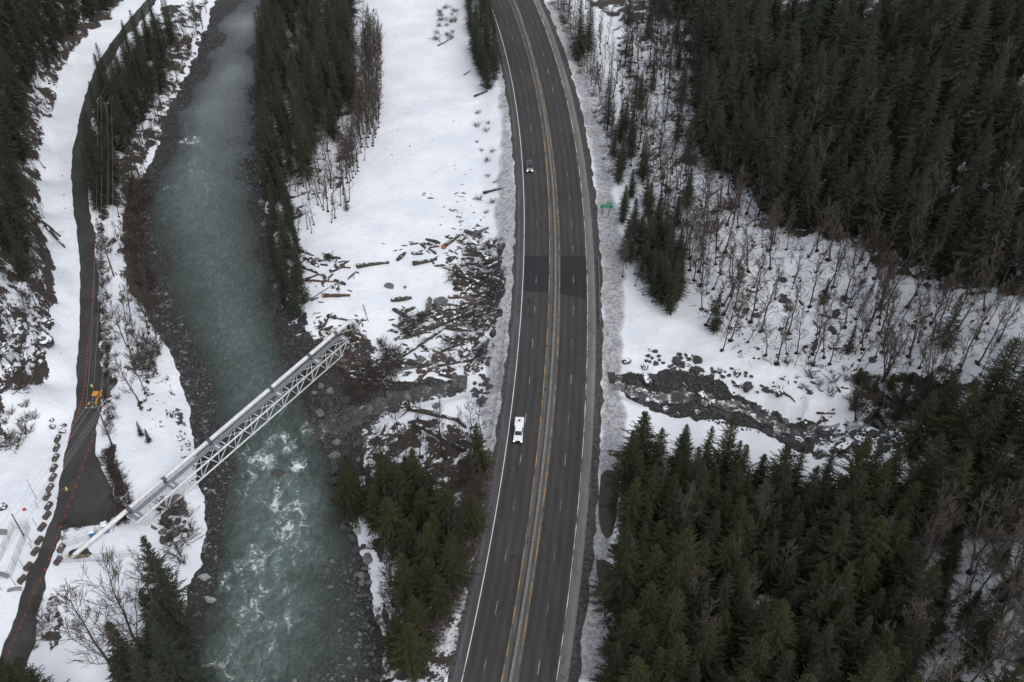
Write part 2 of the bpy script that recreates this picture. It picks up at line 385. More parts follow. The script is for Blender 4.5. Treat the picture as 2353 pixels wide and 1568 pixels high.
def gridmesh(name, X, Y, Z, keep, mat, attrs):
    nyy, nxx = X.shape
    idx = np.arange(nyy * nxx).reshape(nyy, nxx)
    q = np.stack([idx[:-1, :-1], idx[:-1, 1:], idx[1:, 1:], idx[1:, :-1]], -1).reshape(-1, 4)
    if keep is not None:
        kf = keep.reshape(-1); k = kf[q].any(1); q = q[k]
    used, inv = np.unique(q.reshape(-1), return_inverse=True)
    co = np.stack([X.reshape(-1), Y.reshape(-1), Z.reshape(-1)], -1)[used].astype(np.float32)
    me = bpy.data.meshes.new(name); me.vertices.add(len(co)); me.vertices.foreach_set("co", co.reshape(-1))
    nf = len(q); me.loops.add(nf * 4); me.loops.foreach_set("vertex_index", inv.astype(np.int32).reshape(-1))
    me.polygons.add(nf); me.polygons.foreach_set("loop_start", np.arange(nf, dtype=np.int32) * 4)
    me.polygons.foreach_set("use_smooth", np.ones(nf, bool)); me.update(calc_edges=True)
    for an, av in attrs.items():
        a = me.attributes.new(an, 'FLOAT', 'POINT'); a.data.foreach_set("value", av.reshape(-1)[used].astype(np.float32))
    me.materials.append(mat); o = bpy.data.objects.new(name, me); COL.objects.link(o); return o

t = NT("ground"); p = t.pos()
n1 = t.noise(.22, 8, .62, p, .6); n2 = t.noise(1.3, 6, .65, p, .8)
nn = t.math('ADD', t.math('MULTIPLY', t.math('SUBTRACT', n1, .5), 2.2), t.math('MULTIPLY', t.math('SUBTRACT', n2, .5), 1.1))
sn = t.math('ADD', t.math('SUBTRACT', t.attr("snow"), .25), nn)
smask = t.step(sn, .50, .62)
vo = t.vor(2.0, p); vo2 = t.vor(.8, p)
cell = t.n("SeparateColor", {0: vo.outputs["Color"]}).outputs[0]
cob = t.mix(t.step(cell, .55, 1.0), (.035, .034, .036), (.13, .13, .13))
cob = t.mix(t.step(vo.outputs["Distance"], .25, .55), cob, (.018, .017, .017))
soil = t.mix(t.noise(.9, 8, .7, p), (.012, .010, .008), (.070, .052, .040))
bare = t.mix(t.step(t.math('ADD', t.attr("gravel"), t.math('SUBTRACT', n2, .5)), .4, .6), soil, cob)
dn = t.noise(1.1, 10, .72, p, .4)
grey = t.mix(t.step(dn, .34, .62), (.17, .17, .175), (.46, .46, .475))
dm = t.step(t.math('ADD', t.attr("dirty"), t.math('MULTIPLY', t.math('SUBTRACT', n1, .5), .8)), .35, .85)
snc = t.mix(t.step(t.noise(.09, 6, .6, p), .3, .7), (.70, .735, .79), (.83, .85, .88))
snc = t.mix(t.math('MULTIPLY', t.step(t.noise(.7, 8, .75, t.scale(p, (1, .5, 1)), 1.0), .56, .72), .35), snc, (.56, .58, .62))
snc = t.mix(t.math('MULTIPLY', t.step(t.noise(2.6, 8, .75, p, .5), .60, .78), .35), snc, (.42, .41, .40))
snc = t.mix(dm, snc, grey)
t.base(t.mix(smask, bare, snc)); t.rough(t.lin(smask, 0, 1, .75, .55))
hh = t.math('ADD', t.math('ADD', t.math('MULTIPLY', t.noise(.35, 5, .55, p, .8), 1.3), t.math('MULTIPLY', smask, .35)), t.math('MULTIPLY', t.noise(3.0, 8, .7, p), .5))
hh = t.math('ADD', hh, t.math('MULTIPLY', t.math('MULTIPLY', t.math('SUBTRACT', .6, vo.outputs["Distance"]), t.math('SUBTRACT', 1.0, smask)), .5))
t.bump(hh, .8, .35); M['ground'] = t.m
terrain = gridmesh("ground", XG, YG, ZG, None, M['ground'], {"snow": A_snow, "gravel": A_grav, "dirty": A_dirty})
tag(terrain, kind='structure')
terrain['label'] = 'snow covered valley floor with bare soil, cobble bars and hillsides'

# ------------------------------------------------------------------ river
FOAM = [(630,1000,8,.9),(600,1060,7,1.0),(680,1070,6,1.0),(570,1040,6,.9),(640,1150,8,1.0),(660,1210,9,1.0),(600,1190,7,.8),(560,1110,8,.8),(700,1260,8,.75),(610,1290,10,.85),(540,1320,8,.85),(640,1350,8,.8),(560,1400,9,.85),(620,1440,10,.8),(520,1500,10,.85),(680,1400,8,.7),(600,1540,9,.8),(490,1545,7,.8),(720,1330,6,.6),
        (410,305,9,.75),(435,325,9,.85),(400,370,8,.7),(450,380,10,.75),(480,420,9,.6),(380,430,8,.65),(520,400,8,.5),(700,1040,6,.8),(560,895,5,.5),(660,1010,8,1.0),(630,940,8,.7),(560,0,20,.35),(470,150,16,.3)]
foam = np.zeros(XG.shape)
for fx, fy, fr, fs in FOAM:
    x, y = plane(fx, fy, WATER); foam = np.maximum(foam, fs * np.exp(-((XG - x) ** 2 + ((YG - y) * .8) ** 2) / (fr * fr * .9)))
depth = WATER - ZG
wz = WATER + fbm(XG, YG, 2.6, 4, 2) * (.22 + 1.15 * foam) + fbm(XG + .4 * YG, YG, 1.1, 2, 6) * (.12 + .5 * foam)
wz = np.where(depth < .25, np.minimum(wz, WATER + .03), wz)
t = NT("water"); p = t.pos()
fa = t.attr("foam"); dp = t.attr("depth")
pw = t.n("VectorMath", {0: p, 1: t.n("VectorMath", {0: t.n("TexNoise", {"Scale": .35, "Detail": 3.0, "Vector": p}).outputs["Color"], 1: (3.5, 3.5, 0)}, operation='MULTIPLY').outputs[0]}, operation='ADD').outputs[0]
ft = t.noise(.26, 9, .62, t.scale(pw, (1.15, .7, 1)), 1.1); f2 = t.noise(1.5, 8, .72, pw, .8)
ridge = t.math('SUBTRACT', 1.0, t.math('ABSOLUTE', t.math('MULTIPLY', t.math('SUBTRACT', ft, .5), 5.0)))
fx = t.math('ADD', t.math('MULTIPLY', ft, 1.15), t.math('MULTIPLY', f2, .55))
fx = t.math('ADD', fx, t.math('MULTIPLY', ridge, .10))
fx = t.math('ADD', fx, t.math('MULTIPLY', fa, .315))
fmask = t.step(fx, 1.225, 1.37)
milky = t.step(fx, 1.02, 1.34)
teal = t.mix(t.noise(.05, 5, .6, p), (.054, .077, .069), (.086, .113, .103))
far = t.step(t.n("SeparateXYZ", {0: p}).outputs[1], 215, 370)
teal = t.mix(far, teal, (.170, .200, .205))  # distant water paled: sky reflection painted into the base colour
teal = t.mix(t.math('MULTIPLY', t.step(t.noise(1.4, 7, .7, t.scale(p, (1, .45, 1)), .6), .42, .72), .5), teal, (.20, .25, .24))
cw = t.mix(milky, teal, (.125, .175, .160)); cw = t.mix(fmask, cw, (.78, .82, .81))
t.base(cw); t.rough(t.lin(fmask, 0, 1, .16, .6)); t.b.inputs["IOR"].default_value = 1.33
wv = t.math('ADD', t.noise(1.6, 8, .62, t.scale(p, (1, .55, 1)), .5), t.math('MULTIPLY', t.noise(5.5, 5, .6, t.scale(p, (1, .6, 1))), .35))
wv = t.math('ADD', wv, t.math('MULTIPLY', fmask, .3))
t.bump(wv, .75, .30)
al = t.math('MAXIMUM', t.lin(t.math('ADD', dp, t.math('MULTIPLY', t.math('SUBTRACT', ft, .5), .5)), -.05, 1.5, .22, .97), fmask)
al = t.math('MINIMUM', t.math('MAXIMUM', al, .2), 1.0); t.set(t.b.inputs["Alpha"], al)
M['water'] = t.m
keep = (depth > -.3) & (XG < -8) & (YG < 420) & (XG > XL(YG) - 175)
rx = np.interp(YG, *zip(*sorted((plane(a, b, WATER)[1], plane(a, b, WATER)[0]) for a, b in WR)))
keep &= XG < rx + 6
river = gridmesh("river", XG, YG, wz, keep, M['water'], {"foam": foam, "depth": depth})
tag(river, 'milky green river running over rapids between its banks', kind='structure')

# ------------------------------------------------------------------ creeks
M['creek'] = M['water'].copy(); M['creek'].name = "creek water"
for nd in M['creek'].node_tree.nodes:
    if nd.bl_idname == 'ShaderNodeMix':
        for s_ in (nd.inputs[6], nd.inputs[7]):
            if not s_.is_linked:
                a_ = sum(s_.default_value[:3]) / 3; s_.default_value = (a_ * .98, a_ * 1.0, a_ * .97, 1)
def ribbon(name, W, w0, w1, dz, mat, seg=10, foamv=.8):
    P = []; 
    for i in range(len(W) - 1):
        for k in range(seg):
            f = k / seg; P.append([W[i][j] * (1 - f) + W[i + 1][j] * f for j in range(3)])
    P.append(list(W[-1])); n = len(P); X = np.zeros((n, 9)); Y = np.zeros((n, 9)); Z = np.zeros((n, 9))
    for i, q in enumerate(P):
        a = P[max(0, i - 3)]; b = P[min(n - 1, i + 3)]; dx, dy = b[0] - a[0], b[1] - a[1]; l = math.hypot(dx, dy)
        ww = (w0 + (w1 - w0) * i / n) * (1 + .35 * math.sin(i * .9))
        for k in range(9):
            s = (k / 4 - 1) * ww; X[i, k] = q[0] - dy / l * s + .8 * math.sin(i * .5); Y[i, k] = q[1] + dx / l * s; Z[i, k] = q[2] + dz
    return gridmesh(name, X, Y, Z, None, mat, {"foam": np.full(X.shape, foamv), "depth": np.full(X.shape, .6)})
tag(ribbon("creek", CRW[:-1], 1.9, 1.3, .30, M['creek'], foamv=.95), 'small rushing creek right of the highway', kind='structure')
tag(ribbon("creek", CLW, 1.9, 3.0, .22, M['creek'], foamv=.75), 'creek running from the culvert to the river', kind='structure')

# ------------------------------------------------------------------ highway sheets
YS = np.arange(52, 440, 1.0)
def strip(name, fl, fr, z, mat, cols=2, y0=52, y1=440, step=1.0, label=None):
    Y = np.arange(y0, y1 + .01, step); a = fl(Y); b = fr(Y); k = np.linspace(0, 1, cols)
    X = a[:, None] * (1 - k) + b[:, None] * k; YY_ = np.repeat(Y[:, None], cols, 1)
    lat = (X - XL(YY_)) / slant(YY_)
    o = gridmesh(name, X, YY_, np.full(X.shape, z), None, mat, {"lat": lat})
    tag(o, label, kind='structure'); return o
off = lambda f, d: (lambda y: f(y) + d * slant(y))
def asphalt(name, dark, light, shoulder=False):
    t = NT(name); p = t.pos(); lat = t.attr("lat"); st = t.scale(p, (1, .06, 1))
    n = t.noise(.9, 7, .62, st); fine = t.noise(9, 6, .75, p); big = t.noise(.05, 4, .6, p)
    wob = t.math('ADD', lat, t.math('MULTIPLY', big, .6))
    track = t.math('MULTIPLY', t.math('SINE', t.math('MULTIPLY', wob, 3.5)), .5)
    v = t.math('ADD', t.math('ADD', t.math('MULTIPLY', n, .9), t.math('MULTIPLY', track, .24)), t.math('MULTIPLY', t.math('SUBTRACT', fine, .5), .5))
    v = t.math('ADD', v, t.math('MULTIPLY', t.math('SUBTRACT', big, .5), .7))
    cr = t.step(t.math('ABSOLUTE', t.math('SUBTRACT', t.noise(.16, 3, .5, t.scale(p, (1, .35, 1)), .6), .5)), .0, .006)
    t.base(t.mix(cr, tuple(q * .6 for q in dark), t.mix(t.step(v, .15, .85), dark, light))); t.rough(.85); t.bump(fine, .25, .02); return t.m
M['asphalt'] = asphalt("asphalt", (.027, .0262, .026), (.051, .049, .048))
M['patch'] = asphalt("fresh asphalt", (.014, .014, .016), (.021, .021, .023))
M['shoulder'] = asphalt("dusty shoulder", (.115, .110, .104), (.195, .186, .176))
M['shoulder_left'] = asphalt("left shoulder", (.045, .045, .048), (.100, .100, .108))
M['median'] = asphalt("dusty median", (.048, .045, .043), (.115, .110, .104))
M['gravelsh'] = flat("shoulder gravel", (.060, .054, .050), .9, scale=1.2, var=.4)
ragl = lambda y: off(XL, -SHL - .75)(y) - fbm(np.asarray(y, float), np.asarray(y, float) * 0, 3.0, 4, 3) * 1.3
ragr = lambda y: off(XR, SHR + 1.15)(y) + fbm(np.asarray(y, float), np.asarray(y, float) * 0 + 9, 3.0, 4, 3) * 1.5
strip("highway_gravel_shoulder", ragl, ragr, -.010, M['gravelsh'], 3, step=.4)
strip("highway", off(XL, -SHL), off(XR, .35), 0.0, M['asphalt'], 24, label='two way four lane asphalt highway through the valley')
strip("highway_shoulder", off(XR, .22), off(XR, SHR - .6), .005, M['shoulder'], 8)
strip("highway_shoulder", off(XL, -SHL + .1), off(XL, -.28), .005, M['shoulder_left'], 5)
strip("highway_median", off(YL, -.12), off(YR, .35), .005, M['median'], 8)
def paintmat(name, c, wear):
    t = NT(name); p = t.pos()
    n = t.math('ADD', t.math('MULTIPLY', t.noise(5, 8, .75, p), .6), t.math('MULTIPLY', t.noise(.25, 4, .6, p), .6))
    t.base(t.mix(t.step(n, wear - .07, wear + .07), c, (.055, .053, .052))); t.rough(.6); return t.m
M['white_line'] = paintmat("white road paint", (.66, .66, .66), .70)
M['white_worn'] = paintmat("chipped white road paint", (.60, .60, .60), .615)
M['worn_line'] = paintmat("worn white road paint", (.40, .40, .40), .575)
M['yellow_line'] = paintmat("yellow road paint", (.46, .27, .085), .60)
cen = lambda f, d, w: (off(f, d - w / 2), off(f, d + w / 2))
a, b = cen(XL, 0, .17); strip("edge_line", a, b, .010, M['white_line'])
a, b = cen(XR, 0, .17); strip("edge_line", a, b, .010, M['white_worn'])
a, b = cen(YL, 0, .17); strip("centre_line", a, b, .012, M['yellow_line'])
a, b = cen(YR, 0, .17); strip("centre_line", a, b, .012, M['yellow_line'])
def dashes(fa, fb, name):
    mb = MB(); f = lambda y: (fa(y) + fb(y)) / 2; y = 60.0
    while y < 430:
        v = []
        for k in range(4):
            yy = y + k; x = float(f(yy)); s = float(slant(yy)) * .065; v += [(x - s, yy, .012), (x + s, yy, .012)]
        mb.add(v, [(2 * k, 2 * k + 1, 2 * k + 3, 2 * k + 2) for k in range(3)]); y += 12.2
    tag(mb.build(name, M['worn_line']), kind='structure')
dashes(XL, YL, "lane_marking"); dashes(YR, XR, "lane_marking")
def sheet(name, pts, z, mat, planez=0.0, kind='structure', label=None):
    P = [plane(a, b, planez) for a, b in pts]; mb = MB(); mb.add([(x, y, z) for x, y in P], [tuple(range(len(P)))][::1])
    o = mb.build(name, mat); me = o.data
    if me.polygons[0].normal.z < 0: me.flip_normals()
    a = me.attributes.new("lat", 'FLOAT', 'POINT'); a.data.foreach_set("value", [float((x - XL(y)) / slant(y)) for x, y in P])
    tag(o, label, kind=kind); return o
sheet("asphalt_patch", [(1202,588),(1262,589),(1260.5,674),(1198,668)], .0075, M['patch'], label='fresh dark asphalt patch left of the median')
sheet("asphalt_patch", [(1287.5,588),(1348.5,590),(1348.5,688),(1287,676)], .0075, M['patch'], label='fresh dark asphalt patch right of the median')

# concrete median barrier
M['concrete'] = flat("weathered concrete", (.22, .215, .205), .85, scale=1.5, var=.25, bump=.3)
M['concrete_dark'] = flat("stained concrete", (.085, .065, .058), .9, scale=1.2, var=.35, bump=.4)
def rail_along(f, y0, y1, prof, step=2.0):
    mb = MB(); vs = []; fs = []; n = len(prof); Y = np.arange(y0, y1 + .01, step)
    for y in Y:
        x = float(f(y)); s = float(slant(y))
        vs += [(x + q[0] * s, y, q[1]) for q in prof]
    for i in range(len(Y) - 1):
        for k in range(n - 1): fs.append((i * n + k, i * n + k + 1, (i + 1) * n + k + 1, (i + 1) * n + k))
    fs.append(tuple(range(n))); fs.append(tuple((len(Y) - 1) * n + k for k in reversed(range(n)))); mb.add(vs, fs); return mb
medc = lambda y: (YL(y) * .42 + YR(y) * .58)
o = rail_along(medc, 56, 430, [(-.32, .005), (-.30, .10), (-.14, .30), (-.09, .80), (.09, .80), (.14, .30), (.30, .10), (.32, .005)]).build("median_barrier", M['concrete'])
tag(o, 'long grey concrete median barrier between the yellow lines', 'barrier')
M['galv'] = flat("galvanised steel", (.33, .34, .36), .5, .6, var=.1)
def guardrail(px0, px1, label, fd):
    y0 = plane(1160, px1, 0)[1]; y1 = plane(1160, px0, 0)[1]
    root = empty("guardrail", (float(fd((y0 + y1) / 2)), (y0 + y1) / 2, 0)); inv = Matrix.Translation(-Vector(root.location))
    g = rail_along(fd, y0, y1, [(-.05, .42), (.04, .48), (-.02, .57), (.04, .66), (-.05, .74), (-.09, .74), (-.09, .42)]).build("rail", M['galv'], root)
    g.data.transform(inv)
    y = y0 + 1
    while y < y1:
        mb = MB(); mb.box((float(fd(y)) - .22 - root.location.x, y - root.location.y, .36), (.15, .2, .74)); mb.build("post", M['wood_post'], root); y += 3.8
    tag(root, label, 'guardrail')
M['wood_post'] = flat("post wood", (.10, .08, .065), .9)
guardrail(735, 1075, 'long steel guardrail on the river side of the highway above the debris fan', off(XL, -3.5))
guardrail(590, 745, 'short steel guardrail beside the fresh asphalt patches right of the highway', off(XR, SHR + .45))

# left bench gravel road sheet
def resample(P, n):
    P = np.array(P); d = np.r_[0, np.cumsum(np.hypot(*np.diff(P, axis=0).T))]; s = np.linspace(0, d[-1], n)
    return np.stack([np.interp(s, d, P[:, k]) for k in range(2)], -1)
NR = 420
Lw = resample([plane(a, b, -2.5) for a, b in RD_L], NR); Yn = 17
# pair rows by world height so that the pad keeps its shape
def by_y(P, yy):
    P = np.array([plane(a, b, -2.5) for a, b in P]); o_ = np.argsort(P[:, 1]); return np.interp(yy, P[o_, 1], P[o_, 0])
yy = np.linspace(plane(0, 1600, -2.5)[1], plane(350, -20, -2.5)[1], NR)
lx = by_y(RD_L, yy); rx_ = by_y(RD_R, yy)
lx = lx + fbm(yy, yy * 0, 3, 3, 1) * .9; rx_ = rx_ + fbm(yy, yy * 0 + 50, 3, 3, 2) * 1.6
k = np.linspace(0, 1, Yn); X = lx[:, None] * (1 - k) + rx_[:, None] * k; Y = np.repeat(yy[:, None], Yn, 1)
t = NT("packed gravel"); p = t.pos()
v = t.math('ADD', t.math('MULTIPLY', t.noise(.12, 6, .6, p, .5), .8), t.math('MULTIPLY', t.noise(4, 7, .75, p), .45))
v = t.math('ADD', v, t.math('MULTIPLY', t.noise(.8, 4, .6, t.scale(p, (1, .08, 1))), .35))
t.base(t.mix(t.step(v, .55, 1.05), (.021, .0203, .0200), (.054, .052, .050))); t.rough(.85); t.bump(t.noise(5, 6, .7, p), .4, .05); M['packed'] = t.m
tag(gridmesh("gravel_road", X, Y, np.full(X.shape, -2.46) , None, M['packed'], {}), 'dark gravel access road on the left bench', kind='structure')
# puddles
t = NT("puddle"); p = t.pos()
t.base(t.mix(t.noise(.3, 4, .5, p), (.030, .022, .018), (.045, .034, .028))); t.rough(.12); M['puddle'] = t.m
for PP, lb in zip(PUD, ('long brown puddle of melt water on the shoulder right of the highway', 'smaller brown puddle under the tree edge right of the highway')):
    c = (sum(q[0] for q in PP) / len(PP), sum(q[1] for q in PP) / len(PP)); mb = MB()
    mb.add([(c[0] + (q[0] - c[0]) * 1.15, c[1] + (q[1] - c[1]) * 1.08, PUDZ + .3) for q in PP], [tuple(range(len(PP)))])
    o = mb.build("puddle", M['puddle'])
    if o.data.polygons[0].normal.z < 0: o.data.flip_normals()
    tag(o, lb, kind='structure')
#PUDDLES
# ------------------------------------------------------------------ trees
def foliage(name, dark, light, tip):
    t = NT(name); p = t.pos(); oi = t.n("ObjectInfo")
    n = t.noise(.55, 4, .6, p)
    c = t.mix(t.step(n, .3, .7), dark, light)
    c = t.mix(t.math('MULTIPLY', oi.outputs["Random"], .55), c, tip)
    t.base(c); t.rough(.75); t.b.inputs["Specular IOR Level"].default_value = .25; return t.m
M['fir'] = foliage("fir needles", (.020, .026, .017), (.038, .046, .028), (.042, .042, .022))
M['hemlock'] = foliage("hemlock needles", (.016, .020, .011), (.032, .037, .019), (.046, .044, .020))
M['cedar'] = foliage("cedar foliage", (.016, .0185, .0085), (.033, .036, .015), (.044, .040, .012))
M['twig'] = flat("bare twigs", (.085, .066, .054), .9, var=.35, scale=.6)
M['twig_pale'] = flat("pale bare twigs", (.095, .078, .066), .9, var=.3, scale=.6)
M['twig_red'] = flat("reddish bare twigs", (.050, .039, .032), .9, var=.4, scale=.6)
M['bark'] = flat("dark bark", (.060, .047, .038), .9, var=.35, scale=1.5, bump=.4)
M['bark_pale'] = flat("grey alder bark", (.11, .095, .085), .9, var=.35, scale=1.5)
M['moss'] = flat("mossy root soil", (.020, .017, .011), .95, var=.4, scale=1.5)

def conifer_mesh(name, h, rad, seed, dens=1.0, droop=.25, ragged=.25, mat=None, parent=None, base=.10):
    r = random.Random(seed); V = []; Fc = []
    def quad(a, b, w, nrm):
        d = (b - a); s = d.cross(nrm)
        if s.length < 1e-5: return
        s = s.normalized() * w; i = len(V); m = a + d * .4
        V.extend([tuple(a), tuple(m - s), tuple(b), tuple(m + s)]); Fc.append((i, i + 1, i + 2, i + 3))
    lob = [(r.uniform(0, 6.28), r.uniform(.1, .95), r.uniform(.6, 1.25)) for _ in range(9)]
    nbr = int(h / .46 * 7.0 * dens)
    for b_ in range(nbr):
        tt = ((b_ + r.random()) / nbr) ** 1.12
        z = h * (base + (1 - base) * tt)
        if z > h * .985: continue
        a = b_ * 2.39996 + r.uniform(-.5, .5)
        k = 1.0
        for la, lt, lk in lob:
            da = abs((a - la + 3.1416) % 6.2832 - 3.1416)
            if da < .7 and abs(tt - lt) < .09: k *= lk
        L = rad * ((1 - tt) ** .92) * k * r.uniform(1 - ragged * 1.5, 1 + ragged * .6) + .14
        if tt < .12: L *= .55 + 3.5 * tt
        if r.random() < .06: L *= 1.3
        up = .55 * tt ** 2 - droop * (1 - tt) + r.uniform(-.12, .12)
        ca, sa = math.cos(a), math.sin(a); n = max(3, int(L / .36)); prev = Vector((0, 0, z)); cv = r.uniform(-.12, .12)
        for i in range(1, n + 1):
            f = i / n; aa0 = a + cv * f; q = Vector((math.cos(aa0) * L * f, math.sin(aa0) * L * f, z + L * up * f - .16 * L * f * f + .16 * L * f ** 3))
            wd = (.22 + .17 * L) * (1 - f * .8) + .10
            quad(prev, q + (q - prev) * .5, .07, Vector((0, 0, 1)))
            for sgn in (-1, 1):
                ww = wd * r.uniform(.6, 1.35); aa = aa0 + sgn * r.uniform(.55, 1.05)
                e = q + Vector((math.cos(aa) * ww, math.sin(aa) * ww, -ww * r.uniform(-.05, .55)))
                quad(q, e, .055 + .035 * ww, Vector((r.uniform(-.6, .6), r.uniform(-.6, .6), 1)))
                if ww > .4:
                    for g in (.35, .7):
                        mid = q.lerp(e, g); ee = mid + Vector((math.cos(aa0) * .3, math.sin(aa0) * .3, -.1 * r.random())) * r.uniform(.6, 1.2); quad(mid, ee, .05, Vector((r.uniform(-.4, .4), r.uniform(-.4, .4), 1)))
            prev = q
    for k in range(3): quad(Vector((0, 0, h * .93)), Vector((0, 0, h * 1.02)), .06, Vector((math.cos(k * 1.05), math.sin(k * 1.05), 0)))
    me = bpy.data.meshes.new("crown"); me.from_pydata(V, [], Fc); me.materials.append(mat); me.update()
    o = bpy.data.objects.new("crown", me); COL.objects.link(o); child(o, parent); return o
def make_conifer(kind, h, rad, seed, mat, **kw):
    root = empty(kind)
    mb = MB(); r = random.Random(seed)
    mb.tube([(0, 0, -.6), (0, 0, h * .3), (r.uniform(-.1, .1), 0, h * .65), (0, 0, h * .97)], [h * .0145 + .05, h * .011 + .03, h * .006 + .02, .02], 6)
    mb.build("trunk", M['bark'], root, smooth=True)
    conifer_mesh("crown", h, rad, seed, mat=mat, parent=root, **kw)
    root['h'] = h; return root
def make_bare(kind, h, spread, seed, mat, trunkmat, stems=1, lean=.04, twigs=1.0, start=.35, tw=.017):
    r = random.Random(seed); root = empty(kind); tb = MB(); bb = MB()
    def rv(s): return Vector((r.uniform(-s, s), r.uniform(-s, s), r.uniform(-s, s)))
    def grow(p, d, l, rad, lv):
        n = (5, 3, 2)[lv]; pts = [p]; q = p.copy(); dd = d.copy()
        for i in range(n):
            dd = (dd + rv(.15) + Vector((0, 0, .12))).normalized(); q = q + dd * l / n; pts.append(q.copy())
        bb.tube(pts, [max(tw, rad * (1 - .8 * i / n)) for i in range(n + 1)], 3, cap=False)
        if lv < 2:
            m = int((7 if lv == 0 else 5) * twigs)
            for i in range(m):
                f = .2 + .8 * (i + r.random()) / m; k_ = min(f, .999) * n; a = pts[int(k_)].lerp(pts[int(k_) + 1], k_ % 1)
                grow(a, (dd + rv(.75)).normalized(), l * r.uniform(.32, .52), rad * .5, lv + 1)
    for s in range(stems):
        a = r.uniform(0, 6.28); ln = (lean if stems == 1 else r.uniform(.10, .42)); hh = h * r.uniform(.8, 1)
        P = [Vector((0, 0, -.4))]; n = 9; dx, dy = math.cos(a) * ln, math.sin(a) * ln; wx, wy = 0, 0
        for i in range(1, n + 1):
            f = i / n; wx += r.uniform(-.16, .16); wy += r.uniform(-.16, .16); P.append(Vector((dx * hh * f ** 1.3 + wx, dy * hh * f ** 1.3 + wy, hh * f)))
        R0 = h * .0075 + .04
        tb.tube(P, [R0 * (1 - .85 * i / n) + .015 for i in range(n + 1)], 5, cap=False)
        nb = int((15 if stems == 1 else 6) * twigs)
        for i in range(nb):
            f = start + (1 - start) * (i + r.random()) / nb; k_ = f * n; q = P[min(n - 1, int(k_))].lerp(P[min(n, int(k_) + 1)], k_ % 1)
            aa = r.uniform(0, 6.28); d = Vector((math.cos(aa), math.sin(aa), .5 + .9 * f)).normalized()
            grow(q, d, spread * (1.25 - .65 * f) * r.uniform(.6, 1.25), R0 * .34 * (1.15 - f) + .015, 0)
        grow(P[-1], Vector((0, 0, 1)), spread * .6, .03, 0)
    tb.build("trunk", trunkmat, root, smooth=True); bb.build("branches", mat, root)
    rm = MB(); cs = .5 if h > 10 else .26
    ico(rm, (0, 0, .03), (cs, cs * .9, cs * .6), seed, .7, 2); rm.build("root_collar", M['moss'], root)
    root['h'] = h; return root
def ico(mb, c, s, seed, rough=.3, sub=1):
    import bmesh
    bm = bmesh.new(); bmesh.ops.create_icosphere(bm, subdivisions=sub, radius=1); r = random.Random(seed); o1 = Vector((r.random() * 50, r.random() * 50, r.random() * 50))
    from mathutils import noise as mn
    for v in bm.verts:
        k = 1 + rough * mn.noise(v.co * 1.3 + o1) * 1.4 + rough * .5 * mn.noise(v.co * 3.1 + o1)
        v.co *= k
    mb.add([(c[0] + v.co.x * s[0], c[1] + v.co.y * s[1], c[2] + v.co.z * s[2]) for v in bm.verts], [tuple(v.index for v in f.verts) for f in bm.faces]); bm.free()

PROTO = {}
def protos(key, lst): PROTO[key] = [dict(o=o, used=False) for o in lst]
protos('fir', [make_conifer('fir_tree', 25, 5.2, s, M['fir'], dens=1.0, droop=.22 + .05 * (s % 3), ragged=.28) for s in (1, 2, 3, 4, 5)] + [make_conifer('fir_tree', 25, 3.8, s, M['fir'], dens=.85, droop=.3, ragged=.4) for s in (6, 7)])
protos('evergreen', [make_conifer('evergreen_tree', 20, 3.6, s, M['fir'], dens=1.0, droop=.25, ragged=.3) for s in (14, 15, 16, 17)])  # slimmer variant of the firs, species undetermined
protos('brown', [make_bare('bare_tree', 13, 2.6, s, M['twig_red'], M['bark'], twigs=.95, lean=.03, start=.3) for s in (91, 92, 93)])
protos('youngfir', [make_conifer('young_fir', 13, 2.5, s, M['fir'], dens=1.0, droop=.12, ragged=.25, base=.04) for s in (11, 12, 13)])
protos('cedar', [make_conifer('cedar_tree', 16, 4.3, s, M['cedar'], dens=1.05, droop=.2, ragged=.35, base=.06) for s in (21, 22, 23, 24, 25)])
protos('alder', [make_bare('alder_tree', 14, 2.6, s, M['twig'], M['bark'], twigs=1.0, lean=.02 + .03 * (s % 3), start=.28) for s in (31, 32, 33, 34, 35, 36)])
protos('hemlock', [make_conifer('hemlock_tree', 18, 4.2, s, M['hemlock'], dens=1.0, droop=.34, ragged=.4, base=.05) for s in (201, 202, 203, 204)])
protos('slim', [make_bare('alder_sapling', 8, 1.7, s, M['twig'], M['bark'], twigs=.7, lean=.05, start=.3) for s in (41, 42, 43)])
protos('maple', [make_bare('maple_tree', 11, 3.0, s, M['twig'], M['bark'], stems=6, twigs=1.0, start=.3) for s in (51, 52, 53)])
protos('big', [make_bare('birch_tree', 19, 4.8, s, M['twig'], M['bark'], twigs=1.25, lean=.06, start=.25) for s in (61, 62, 63)])
protos('pale', [make_bare('pale_bare_tree', 15, 3.4, s, M['twig_pale'], M['bark_pale'], twigs=1.15, lean=.05, start=.3) for s in (71, 72, 73)])  # pale leafless trees of no determined species
def make_shrub(kind, h, seed, mat, n=14):
    r = random.Random(seed); mb = MB()
    for i in range(n):
        a = r.uniform(0, 6.28); e = r.uniform(.25, 1.2); p = Vector((r.uniform(-.35, .35), r.uniform(-.35, .35), -.1)); d = Vector((math.cos(a) * e, math.sin(a) * e, 1)).normalized()
        l = h * r.uniform(.6, 1.1); q = p + d * l * .5; e1 = p + d * l + Vector((r.uniform(-.2, .2), r.uniform(-.2, .2), 0))
        mb.tube([p, q, e1], [.035, .025, .014], 3, cap=False)
        for j in range(5):
            s = p.lerp(e1, r.uniform(.25, .95)); dd = (d + Vector((r.uniform(-.8, .8), r.uniform(-.8, .8), r.uniform(-.3, .5)))).normalized()
            mb.tube([s, s + dd * l * r.uniform(.25, .5)], [.022, .012], 3, cap=False)
    return mb.build(kind, mat)
